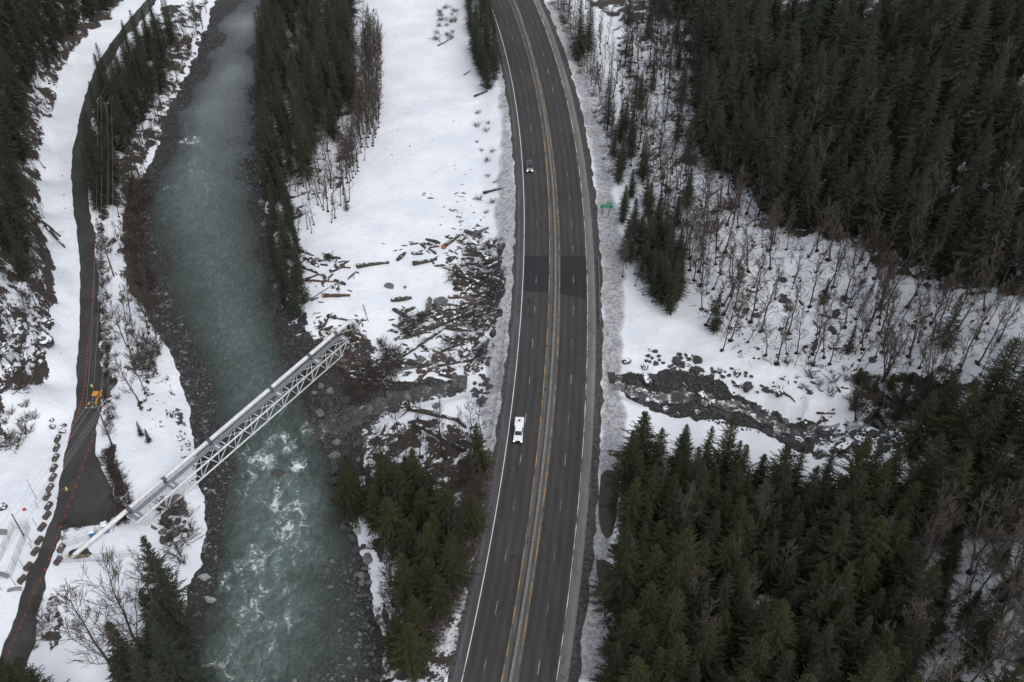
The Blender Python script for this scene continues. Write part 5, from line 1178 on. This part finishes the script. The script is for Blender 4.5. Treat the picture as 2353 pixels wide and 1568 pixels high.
def span(a, b, sag, label, mat='wire', r=.028):
    mb = MB(); mb.tube([a.lerp(b, i / 14) - Vector((0, 0, sag * 4 * (i / 14) * (1 - i / 14))) for i in range(15)], r, 4); o = mb.build("power_line", M[mat]); tag(o, label, 'power line', 'overhead power lines on the left bank'); return o
for nm, A, B in (('between the farthest two utility poles', a0, a1), ('over the firs beside the upper bench road', a1, a2), ('above the straight part of the bench road', a2, a3), ('over the lower bench road and gravel pad', a3, a4)):
    for k in range(5): span(A[k], B[k], 1.1 + .15 * k, 'thin overhead wire ' + nm, 'wire_red' if (k in (0, 4) and B is a2) else 'wire')
sp = hit(55, 1232)
r_ = empty("stub_pole", sp); mb = MB(); mb.tube([(0, 0, -.4), (-.25, .1, 7.0)], [.17, .12], 10); mb.build("pole", M['bark_pale'], r_, smooth=True); tag(r_, 'short leaning pole at the end of the fenced enclosure', 'pole')
top = sp + Vector((-.25, .1, 6.9)); g = a3[4]
o = span(top, g + Vector((-4, -16, -6)), .5, 'sagging guy wire with a red marker ball', r=.02)
mb = MB(); ico(mb, (0, 0, 0), (.38, .38, .38), 3, 0.0, 3); M['red'] = flat("red marker plastic", (.55, .03, .03), .4, var=.05)
q = top.lerp(g + Vector((-4, -16, -6)), .22); q.z -= .35; o = mb.build("marker_ball", M['red'], smooth=True, loc=q); tag(o, 'red marker ball hanging on the guy wire above the snow', 'marker ball')
def fence(pts, h, label, gate=False):
    P = [hit(a, b) for a, b in pts]; r_ = empty("chain_link_fence", P[0]); inv = -P[0]; mesh = MB(); rl = MB()
    for a, b in zip(P[:-1], P[1:]):
        L = (b - a).length; n = max(1, round(L / 3.0))
        for i in range(n):
            q = a.lerp(b, i / n) + inv; mb = MB(); mb.tube([q + Vector((0, 0, -.2)), q + Vector((0, 0, h))], .045, 6); mb.build("post", M['grate'], r_)
        for z in (.08, h * .5, h): rl.tube([a + inv + Vector((0, 0, z)), b + inv + Vector((0, 0, z))], .03, 4)
        m = int(L / .22)
        for i in range(m):
            x0 = a.lerp(b, i / m) + inv; x1 = a.lerp(b, min(1, (i + h / .22 * .9) / m)) + inv; f = min(1, (m - i) / (h / .22 * .9)); mesh.tube([x0 + Vector((0, 0, .05)), x1 + Vector((0, 0, .05 + (h - .1) * f))], .006, 3, cap=False)
            x2 = a.lerp(b, max(0, (i - h / .22 * .9)) / m) + inv; f = min(1, i / (h / .22 * .9)); mesh.tube([x0 + Vector((0, 0, .05)), x2 + Vector((0, 0, .05 + (h - .1) * f))], .006, 3, cap=False)
    q = P[-1] + inv; mb = MB(); mb.tube([q + Vector((0, 0, -.2)), q + Vector((0, 0, h))], .045, 6); mb.build("post", M['grate'], r_)
    rl.build("rail", M['grate'], r_); mesh.build("wire_mesh", M['grate'], r_); tag(r_, label, 'fence'); return r_
B8 = lambda x, y: (x / 3.735 / 1.088, (1060 + y / 3.735) / 1.088)
G5 = lambda x, y: ((140 + x / 6.818) / 1.088, (1200 + y / 6.818) / 1.088)
fence([B8(0, 1290), B8(135, 978), B8(280, 975), B8(100, 1440), B8(-80, 1447)], 2.2, 'chain link fence around the snowy enclosure left of the bench road')
fence([G5(150, 1150), G5(370, 1080), G5(590, 985)], 2.2, 'chain link fence from the gate to the first blue toilet')
fence([G5(705, 900), G5(790, 860)], 2.2, 'short fence panel between the two blue toilets')
fence([G5(900, 850), G5(1000, 820)], 2.0, 'short chain link fence right of the second toilet')
fence([G5(70, 1415), G5(700, 1385), G5(1370, 1300)], 2.2, 'long chain link fence below the buried end of the pipeline')
fence([G5(150, 1150), G5(70, 1415)], 2.0, 'gate panel of chain link beside the bench road')
M['blue'] = flat("blue plastic", (.035, .16, .32), .45, var=.1); M['roofw'] = flat("white translucent plastic", (.72, .74, .74), .4, var=.04)
def toilet(px, label, rz):
    q = hit(*px); r_ = empty("portable_toilet", q, rz); mb = MB(); mb.box((0, 0, 1.05), (1.12, 1.15, 2.0)); bd = mb.build("cabin", M['blue'], r_, bevel=.05)
    mb = MB(); mb.box((0, 0, 2.15), (1.22, 1.25, .22)); mb.box((0, 0, 2.36), (1.2, 1.2, .26), top=.72); mb.build("roof", M['roofw'], r_, bevel=.05)
    mb = MB(); mb.box((0, -.59, 1.0), (.8, .05, 1.75)); d = mb.build("door", M['blue'], r_, bevel=.02); mb = MB(); mb.box((.3, -.63, 1.05), (.06, .05, .16)); mb.build("handle", M['roofw'], d)
    mb = MB(); mb.tube([(.42, .4, 2.2), (.42, .4, 2.75)], .05, 8); mb.build("vent_pipe", M['roofw'], r_)
    mb = MB(); mb.box((0, 0, .03), (1.3, 1.3, .16)); mb.build("skid", M['grate'], r_); tag(r_, label, 'portable toilet')
toilet(G5(645, 985), 'blue portable toilet with white roof left of its twin on the pad edge', .3); toilet(G5(855, 868), 'blue portable toilet with white roof partly behind the white pipe', .35)
def block(px, label, rz, mat='concrete_dark', group=None, d=(.95, 1.9, .85), cap=True):
    q = hit(*px); r_ = empty("concrete_block", q, rz); mb = MB(); mb.box((0, 0, d[2] / 2 - .05), d, top=.9, topy=.95); mb.build("block", M[mat], r_, bevel=.04)
    if cap:
        mb = MB(); ico(mb, (rnd.uniform(-.1, .1), rnd.uniform(.1, .35), d[2] - .05), (.13, .32 + rnd.uniform(-.1, .1), .09), rnd.randrange(99), .4, 2); M.setdefault('snow', flat("snow", SNOW, .6, var=.02)); mb.build("snow_patch", M['snow'], r_, smooth=True)
    tag(r_, label, 'concrete block', group)
BLK = [(543, 125), (533, 208), (525, 300), (507, 398), (498, 486), (471, 580), (442, 664), (459, 752), (443, 840), (397, 948), (371, 1074), (335, 1176), (267, 1317), (212, 1437)]
ORD = ['topmost', 'second', 'third', 'fourth', 'fifth', 'sixth', 'seventh', 'eighth', 'ninth', 'tenth', 'eleventh', 'twelfth', 'thirteenth', 'lowest']
for i, (x, y) in enumerate(BLK): block(B8(x, y + 25), '%s of the brown concrete blocks lined up left of the bench road' % ORD[i], -.12 - .022 * i, cap=i < 8)
block(B8(22, 1020), 'single concrete block lying left of the fenced enclosure', 1.5, cap=False, mat='concrete')
block(G5(97, 1185), 'dark ballast block at the upper corner of the pipe compound', -.2, cap=True); block(G5(45, 1395), 'dark ballast block at the lower corner of the pipe compound', -.3, cap=False)
rock1('rsnow', *B8(25, 785), 1.0, 'angular brown rock alone on the snow at the left edge')
for k, (q, lab) in enumerate(((B8(140, 1545), 'curved steel half pipe lying by the lowest concrete block'), (B8(35, 1412), 'curved steel half pipe at the corner of the enclosure'))):
    c = hit(*q); mb = MB(); vs = []; 
    for i in range(13):
        f = i / 12 - .5
        for j in range(7):
            a = math.pi * j / 6; vs.append((f * 2.6, math.cos(a) * .45 - .9 * f * f, math.sin(a) * .4 + .02))
    mb.add(vs, [(i * 7 + j, i * 7 + j + 1, i * 7 + j + 8, i * 7 + j + 7) for i in range(12) for j in range(6)]); o = mb.build("half_pipe", M['concrete'], smooth=True, loc=c, rz=.2 - .5 * k); sm = o.modifiers.new("thick", 'SOLIDIFY'); sm.thickness = .06; tag(o, lab, 'half pipe')
# snow stakes in the left snow field
for k, (x, y) in enumerate([(345, 708), (360, 792), (340, 952), (295, 1112), (305, 1172), (215, 1332), (205, 1505), (148, 1512), (20, 1560)]):
    q = hit(*B8(x, y)); mb = MB(); mb.tube([(0, 0, -.2), (-.1, 0, 2.4 if k else 6.5)], .05, 6); o = mb.build("marker_post", M['bark_pale'], loc=q); tag(o, 'tall thin bent post on the snow left of the concrete blocks' if k == 0 else 'thin wooden post standing behind the row of concrete blocks', 'post', None if k == 0 else 'thin posts behind the concrete blocks')
# yellow guard rail round the pit
r_ = empty("pit_railing", hit(*G5(190, 1330))); inv = -Vector(r_.location); M['yel'] = flat("faded yellow paint", (.42, .30, .12), .6)
pr = [hit(*G5(x, y)) for x, y in ((190, 1330), (270, 1355), (360, 1350), (460, 1350), (585, 1325))]
for q in pr: mb = MB(); mb.tube([q + inv, q + inv + Vector((0, 0, 1.1))], .04, 5); mb.build("post", M['yel'], r_)
mb = MB()
for z in (1.1, .6):
    for a, b in zip(pr[:-1], pr[1:]): mb.tube([a + inv + Vector((0, 0, z)), b + inv + Vector((0, 0, z))], .04, 5)
mb.build("rail", M['yel'], r_); tag(r_, 'faded yellow railing beside the pit of the buried pipe end', 'railing')
P_ = [hit(*G5(x, y)) for x, y in ((170, 1270), (230, 1210), (330, 1185), (420, 1150), (530, 1180), (610, 1270), (560, 1330), (450, 1345), (300, 1350), (180, 1310))]
mb = MB(); c = sum(P_, Vector()) / len(P_); vs = [tuple(c + Vector((0, 0, .08)))]; n_ = 40
for i in range(n_):
    f = i / n_ * len(P_); a, b = P_[int(f)], P_[(int(f) + 1) % len(P_)]; q = a.lerp(b, f % 1); q = q + (q - c) * float(fbm(q.x, q.y, 1.2, 3)) * .5; vs.append((q.x, q.y, float(H(q.x, q.y)) + .05))
mb.add(vs, [(0, i + 1, (i + 1) % n_ + 1) for i in range(n_)]); M['soil'] = flat("bare brown soil", (.050, .040, .032), .95, var=.4, scale=1.5, bump=.5); o = mb.build("bare_ground", M['soil']); tag(o, kind='structure')

# ------------------------------------------------------------------ cones and marker rope
TA, TD = T(0, 570), T(0, 1136); M['cone'] = flat("red orange plastic", (.62, .075, .035), .5, var=.06)
CS = .6
def cone_row(pts, spacing, label, group, rl):
    W = [hit(a, b) for a, b in pts]; W = [Vector((q.x, q.y, -2.45)) for q in W]; mb = MB(); mb.tube([q + Vector((0, 0, .5)) for q in W], .012, 4); o = mb.build("warning_rope", M['cone']); tag(o, rl, 'rope')
    first = None; d = 0.0
    for a, b in zip(W[:-1], W[1:]):
        L = (b - a).length
        while d < L:
            q = a.lerp(b, d / L)
            if first is None:
                r_ = empty("traffic_cone", q); mb = MB(); mb.tube([(0, 0, .04), (0, 0, .62)], [.17, .045], 10); mb.build("cone", M['cone'], r_, smooth=True); mb = MB(); mb.box((0, 0, .02), (.44, .44, .05)); mb.build("base", M['cone'], r_); first = r_
            else: r_ = copy_tree(first); r_.location = q
            r_.scale = (CS, CS, CS); r_.rotation_euler = (0, 0, rnd.uniform(0, 1.5)); tag(r_, label, 'traffic cone', group); d += spacing(q)
        d -= L
cone_row([TA(650, 110), TA(650, 270), TA(632, 600), TA(600, 900), TA(585, 1080), TA(570, 1180), TA(545, 1270), TA(490, 1400), TA(460, 1500)], lambda q: 2.9 if q.y > 190 else 1.25, 'red traffic cone in the row left of the yellow machine', 'traffic cones left of the yellow machine', 'orange rope strung along the left row of cones')
cone_row([TA(715, 1075), TA(710, 1190), TA(690, 1320), TA(650, 1430), TA(600, 1568), TD(560, 130), TD(490, 320), TD(420, 500), TD(330, 760), TD(230, 980), TD(145, 1190), TD(60, 1380), TD(5, 1530)], lambda q: 1.15 if q.y > 190 else 2.6, 'red traffic cone in the row running down the bench road', 'traffic cones down the bench road', 'orange rope strung down the bench road to the corner')

# ------------------------------------------------------------------ vehicles
M['tyre'] = flat("tyre rubber", (.018, .018, .018), .9); M['rim'] = flat("wheel rim", (.3, .3, .31), .35, .8); M['glass'] = flat("dark window glass", (.012, .014, .02), .08, var=.02)
M['lamp'] = flat("lit headlamp", (.9, .85, .8), .2, emit=(1, .92, .85, 2.2)); M['carwhite'] = flat("white car paint", (.78, .80, .81), .25, var=.03); M['carsilver'] = flat("silver car paint", (.27, .27, .285), .3, .35, var=.05)
M['black'] = flat("black plastic", (.012, .012, .013), .5); M['orange'] = flat("orange machine paint", (.62, .27, .02), .5, var=.12); M['dkgreen'] = flat("dark tinted glass", (.03, .05, .05), .12)
M['amber'] = flat("amber lamp", (.7, .2, .05), .4); M['cargrey'] = flat("dark car roof", (.035, .037, .04), .2)
def prof(mb, pts, hwf, n=1, mi=0):
    k = len(pts); vs = [(-hwf(z), y, z) for y, z in pts] + [(hwf(z), y, z) for y, z in pts]
    mb.add(vs, [tuple(reversed(range(k))), tuple(range(k, 2 * k))] + [(i, (i + 1) % k, k + (i + 1) % k, k + i) for i in range(k)], mi)
def wheels(r_, xs, ysw, rad=.38, wd=.26):
    for y in ysw:
        for x in xs:
            e = empty("wheel", (x, y, rad)); child(e, r_); mb = MB(); mb.tube([(-wd / 2, 0, 0), (wd / 2, 0, 0)], rad, 18); mb.build("tyre", M['tyre'], e, bevel=.03)
            mb = MB(); mb.tube([(-wd / 2 - .01, 0, 0), (wd / 2 + .01, 0, 0)], rad * .58, 12); mb.build("rim", M['rim'], e)
def panel(mb, pts): mb.add([tuple(p) for p in pts], [tuple(range(len(pts)))])
# pickup with camper canopy; local +Y is the front
def pickup(loc, rz):
    r_ = empty("camper_pickup", loc, rz)
    mb = MB(); prof(mb, [(-2.95, .45), (2.85, .45), (2.95, .75), (2.88, 1.08), (1.55, 1.22), (-2.95, 1.22)], lambda z: 1.0 if z < .9 else .97); mb.build("body", M['carwhite'], r_, bevel=.05)
    mb = MB(); prof(mb, [(-.75, 1.2), (1.5, 1.2), (.72, 1.86), (-.7, 1.88)], lambda z: .93 if z < 1.4 else .74); mb.build("cab", M['carwhite'], r_, bevel=.05)
    mb = MB(); panel(mb, [(-.80, 1.46, 1.26), (.80, 1.46, 1.26), (.68, .80, 1.84), (-.68, .80, 1.84)]); o = mb.build("windscreen", M['glass'], r_); o.location = (0, .035, .03)
    for s in (-1, 1):
        mb = MB(); panel(mb, [(s * .955, 1.2, 1.28), (s * .955, -.6, 1.28), (s * .80, -.6, 1.76), (s * .80, .68, 1.76)][::s]); mb.build("side_window", M['glass'], r_)
        e = MB(); e.box((s * 1.13, 1.05, 1.30), (.22, .12, .18)); e.build("mirror", M['black'], r_, bevel=.02)
        e = MB(); e.box((s * .78, 2.93, .90), (.34, .12, .2)); e.build("headlight", M['lamp'], r_, bevel=.02)
    mb = MB(); mb.box((0, 2.94, .88), (1.16, .1, .34)); mb.build("grille", M['black'], r_); mb = MB(); mb.box((0, 3.02, .55), (1.95, .16, .22)); mb.build("bumper", M['black'], r_, bevel=.03)
    mb = MB(); prof(mb, [(-3.05, 1.1), (-.72, 1.1), (-.60, 1.9), (-.68, 2.32), (-1.1, 2.42), (-2.75, 2.42), (-3.02, 2.3)], lambda z: 1.0 if z < 1.3 else (1.06 if z < 2.2 else .98)); can = mb.build("canopy", M['carwhite'], r_, bevel=.12)
    mb = MB(); mb.box((0, -1.85, 2.47), (.46, .46, .1)); mb.build("roof_vent", M['black'], can); mb = MB(); mb.box((.42, -1.35, 2.44), (.46, .08, .05)); mb.build("roof_bar", M['black'], can)
    mb = MB(); mb.box((-.72, -2.93, 2.36), (.42, .1, .06)); mb.build("marker_light", M['amber'], can)
    mb = MB(); mb.box((1.06, -2.0, 1.75), (.03, 1.0, .4)); mb.build("canopy_window", M['glass'], can)
    wheels(r_, (-.88, .88), (-1.85, 1.85)); tag(r_, 'white pickup truck with a white camper canopy driving in the left lane', 'pickup truck'); return r_
def suv(loc, rz):
    r_ = empty("car", loc, rz)
    mb = MB(); prof(mb, [(-2.2, .4), (2.15, .4), (2.28, .65), (2.2, .88), (1.2, 1.04), (-2.2, 1.06), (-2.28, .7)], lambda z: .93 if z < .9 else .89); mb.build("body", M['carsilver'], r_, bevel=.06)
    mb = MB(); prof(mb, [(-2.12, 1.03), (1.15, 1.03), (.35, 1.60), (-1.85, 1.62)], lambda z: .87 if z < 1.2 else .66); mb.build("cabin", M['cargrey'], r_, bevel=.05)
    mb = MB(); panel(mb, [(-.76, 1.14, 1.07), (.76, 1.14, 1.07), (.60, .42, 1.58), (-.60, .42, 1.58)]); o = mb.build("windscreen", M['glass'], r_); o.location = (0, .03, .03)
    for s in (-1, 1):
        mb = MB(); mb.box((s * .66, -.75, 1.64), (.05, 2.0, .05)); mb.build("roof_rail", M['carsilver'], r_)
        e = MB(); e.box((s * 1.0, .72, 1.12), (.2, .12, .15)); e.build("mirror", M['carsilver'], r_, bevel=.02)
        e = MB(); e.box((s * .70, 2.18, .82), (.3, .2, .16)); e.build("headlight", M['lamp'], r_, bevel=.02)
        e = MB(); e.box((s * .70, 2.27, .52), (.14, .06, .1)); e.build("fog_light", M['lamp'], r_)
    mb = MB(); mb.box((0, -2.0, 1.6), (1.25, .2, .05)); mb.build("rear_spoiler", M['carsilver'], r_)
    mb = MB(); mb.box((0, 2.26, .62), (1.0, .08, .26)); mb.build("grille", M['black'], r_)
    mb = MB(); mb.box((0, 2.24, .42), (1.7, .14, .14)); mb.build("bumper", M['black'], r_, bevel=.03)
    wheels(r_, (-.80, .80), (-1.35, 1.4), .34, .22); tag(r_, 'silver car with a dark roof and lit headlights driving in the left lanes', 'car')
def face(p0, p1):   # heading from p0 to p1 (pixels on the road), for a model whose front is +Y
    a, b = Vector(plane(*p0)), Vector(plane(*p1)); d = b - a; return math.atan2(-d.x, d.y)
x, y = plane(1192, 998); pickup((x, y, .0), face((1200, 900), (1188, 1020)))
x, y = plane(1217, 388); suv((x, y, .0), face((1214, 350), (1218, 420)))
# telehandler
q = hit(221, 925); r_ = empty("telehandler", (q.x, q.y, -2.45), math.pi - .05)
mb = MB(); prof(mb, [(-2.6, .5), (2.3, .5), (2.4, .9), (1.9, 1.15), (-2.5, 1.2), (-2.7, .9)], lambda z: .85); mb.build("chassis", M['dkgreen'], r_, bevel=.05)
mb = MB(); mb.box((-.15, -.75, 2.45), (1.45, 1.7, .1)); mb.build("cab_roof", M['orange'], r_, bevel=.04)
mb = MB(); prof(mb, [(-1.5, 1.1), (.75, 1.1), (.15, 2.38), (-1.45, 2.38)], lambda z: .74 if z < 1.5 else .66); cb = mb.build("cab", M['dkgreen'], r_, bevel=.04); cb.location.x = -.15
mb = MB(); mb.box((-.2, 1.5, 1.35), (1.1, 1.3, .35)); mb.build("bonnet", M['dkgreen'], r_, bevel=.06)
mb = MB(); mb.box((0, -2.3, 1.35), (1.5, .8, .5)); mb.build("counterweight", M['black'], r_, bevel=.05)
for s in (-1, 1):
    for yy_ in (-1.6, 1.55): mb = MB(); mb.box((s * 1.02, yy_, 1.12), (.42, 1.15, .08)); mb.build("mudguard", M['orange'], r_)
mb = MB(); mb.box((-.98, -.3, 1.75), (.26, 5.2, .34)); bo = mb.build("boom", M['orange'], r_, bevel=.03)
mb = MB(); mb.box((-.6, 2.75, .75), (1.0, .7, .55), top=1.15); mb.build("bucket", M['rim'], bo, bevel=.04)
wheels(r_, (-1.0, 1.0), (-1.6, 1.55), .52, .38); r_.scale = (.88, .88, .88); tag(r_, 'yellow orange telehandler with a dark cab parked among the red cones', 'telehandler')

# ------------------------------------------------------------------ people
def person(loc, rz, coat, trousers, label, arm=(.25, .1), hat=(.75, .7, .1), step=.18):
    J = [(0, 0, .95), (0, .0, 1.12), (0, .01, 1.34), (0, 0, 1.47), (0, .02, 1.56), (0, .03, 1.68), (0, .03, 1.76)]; E = [(0, 1), (1, 2), (2, 3), (3, 4), (4, 5), (5, 6)]; Rr = [.15, .14, .165, .10, .06, .10, .07]
    def add(p, r, par): J.append(p); Rr.append(r); E.append((par, len(J) - 1)); return len(J) - 1
    for s in (-1, 1):
        h_ = add((s * .10, 0, .88), .10, 0); k_ = add((s * .12, s * step * .6 + .03, .50), .068, h_); a_ = add((s * .12, s * step - .02, .10), .045, k_); add((s * .13, s * step + .14, .05), .04, a_)
        sh = add((s * .18, 0, 1.41), .075, 2); el = add((s * (.27), .03, 1.14), .05, sh); wr = add((s * .25, arm[0], .98), .036, el); hd = add((s * .245, arm[0] + .07, .93), .038, wr)
        for f in range(4): add((s * (.225 + .012 * f), arm[0] + .15 - .01 * abs(f - 1.5), .885 + .003 * f), .011, hd)
        add((s * .205, arm[0] + .09, .91), .012, hd)
    me = bpy.data.meshes.new("person"); me.from_pydata(J, E, []); o = bpy.data.objects.new("person", me); COL.objects.link(o)
    sk = o.modifiers.new("skin", 'SKIN')
    for i, v in enumerate(me.skin_vertices[0].data): v.radius = (Rr[i], Rr[i] * .85); v.use_root = (i == 0)
    sb = o.modifiers.new("sub", 'SUBSURF'); sb.levels = 1; sb.render_levels = 1
    t = NT("skin and clothes"); z = t.n("SeparateXYZ", {0: t.obj()}); zz = z.outputs[2]; yy_ = z.outputs[1]
    c = t.mix(t.step(zz, .92, .94), trousers, coat); c = t.mix(t.step(zz, 1.50, 1.52), c, (.42, .26, .19))
    c = t.mix(t.step(zz, .10, .13), (.02, .018, .016), c); c = t.mix(t.math('MULTIPLY', t.step(zz, 1.20, 1.21), t.math('SUBTRACT', 1.0, t.step(zz, 1.26, 1.27))), c, (.6, .6, .58)); t.base(c); me.materials.append(t.m)
    o.location = loc; o.rotation_euler = (0, 0, rz)
    mb = MB(); ico(mb, (0, .03, 1.74), (.145, .165, .11), 2, 0, 2); mb.box((0, .15, 1.71), (.2, .12, .02)); mb.build("hard_hat", flat("hard hat", hat, .4), o, smooth=True)
    fm = flat("face skin", (.42, .26, .19), .6); mb = MB(); mb.box((0, .135, 1.64), (.028, .04, .05)); mb.build("nose", fm, o)
    em = flat("dark eyes", (.03, .02, .02), .4)
    for s in (-1, 1): mb = MB(); mb.box((s * .035, .122, 1.665), (.022, .015, .012)); mb.build("eye", em, o)
    mb = MB(); mb.box((0, .122, 1.60), (.05, .015, .010)); mb.build("mouth", flat("lips", (.25, .1, .09), .6), o)
    tag(o, label, 'person')
def pp(px, py): v = hit(px, py); v.z = max(v.z, -2.46); return v
person(pp(157, 1133), 2.9, (.62, .66, .10), (.03, .03, .04), 'person in a yellow vest and dark trousers walking across the gravel pad')
person(pp(134, 1150), 2.2, (.55, .56, .56), (.04, .04, .045), 'person in a pale jacket standing at the snowy edge of the bench road', hat=(.7, .7, .7), step=.08)
person(pp(211, 905) + Vector((0, 1.2, 0)), .4, (.55, .65, .12), (.05, .05, .06), 'person in a lime vest standing behind the yellow machine', step=.05)

# ------------------------------------------------------------------ green road sign
M['sign'] = flat("green sign face", (.0, .17, .085), .5, var=.06); M['signw'] = flat("white sign lettering", (.72, .76, .74), .5, var=.02); M['steel'] = flat("dark steel post", (.035, .032, .035), .6)
qa, qb = hit(*SV(1504, 538)), hit(*SV(1523, 539)); mid = (qa + qb) / 2; r_ = empty("road_sign", mid, -.03); hz = 2.2
for s in (-.98, .98): mb = MB(); mb.box((s, 0, 1.75), (.19, .19, 3.9)); mb.build("post", M['steel'], r_)
mb = MB(); mb.box((.15, -.10, hz + .95), (3.6, .05, 1.75)); bd = mb.build("board", M['sign'], r_, bevel=.01)
mb = MB(); fr = .05
for z_ in (hz + .95 + .84, hz + .95 - .84): mb.box((.15, -.132, z_), (3.5, .012, fr))
for x_ in (.15 - 1.74, .15 + 1.74): mb.box((x_, -.132, hz + .95), (fr, .012, 1.62))
mb.build("border", M['signw'], bd)
mb = MB(); mb.box((.95, -.10, hz + 2.08), (1.5, .05, .46)); tb_ = mb.build("exit_panel", M['sign'], r_)
def text(s, size, x, z, par, y=-.136):
    cu = bpy.data.curves.new("lettering", 'FONT'); cu.body = s; cu.size = size; cu.align_x = 'CENTER'; cu.align_y = 'CENTER'; cu.extrude = .004
    o = bpy.data.objects.new("lettering", cu); COL.objects.link(o); dg = bpy.context.evaluated_depsgraph_get(); me = bpy.data.meshes.new_from_object(o.evaluated_get(dg)); bpy.data.objects.remove(o)
    o = bpy.data.objects.new("lettering", me); me.materials.clear(); me.materials.append(M['signw']); COL.objects.link(o); o.location = (x, y, z); o.rotation_euler = (R(90), 0, 0); child(o, par)
text("OTHELLO RD", .56, .15, hz + 1.30, bd); text("(Tunnels)", .46, .05, hz + .55, bd); text("EXIT 183", .30, .95, hz + 2.08, tb_)
tag(r_, 'green OTHELLO RD road sign on two posts beside the ploughed snow', 'road sign')
# culverts
M['dark'] = flat("painted culvert shade", (.010, .010, .010), .9)  # black disc inside the pipe: its shade is put into the colour
c = Vector(CRW[0]); r_ = empty("culvert", (c.x + .3, c.y, c.z)); mb = MB(); n_ = 20
vs = []
for x_ in (-4.0, .5):
    for rr in (1.2, 1.32):
        for i in range(n_): a = 2 * math.pi * i / n_; vs.append((x_, math.cos(a) * rr, 1.1 + math.sin(a) * rr))
mb.add(vs, [(n_ + i, n_ + (i + 1) % n_, 3 * n_ + (i + 1) % n_, 3 * n_ + i) for i in range(n_)] + [(i, 2 * n_ + i, 2 * n_ + (i + 1) % n_, (i + 1) % n_) for i in range(n_)] + [(2 * n_ + i, 3 * n_ + i, 3 * n_ + (i + 1) % n_, 2 * n_ + (i + 1) % n_) for i in range(n_)])
mb.build("pipe", M['rock'], r_, smooth=True); mb = MB(); mb.tube([(-1.6, 0, 1.1), (-1.55, 0, 1.1)], 1.21, 20); mb.build("shade_disc", M['dark'], r_); tag(r_, 'dark culvert inlet swallowing the right creek under the highway', 'culvert')
c = Vector(CLW[0]); r_ = empty("culvert", (c.x - 1.0, c.y, c.z), 0); mb = MB()
mb.box((0, 0, 1.5), (3.6, 3.0, .4)); mb.box((0, 1.35, .45), (3.6, .3, 1.7)); mb.box((0, -1.35, .45), (3.6, .3, 1.7)); mb.build("box", M['abut'], r_, bevel=.04); tag(r_, 'square concrete culvert outlet of the small creek below the guardrail', 'culvert')

# source meshes that were never placed
for lst in PROTO.values():
    for d in lst:
        if not d['used']:
            for c in CH.get(d['o'].name, ()): bpy.data.objects.remove(c)
            bpy.data.objects.remove(d['o'])
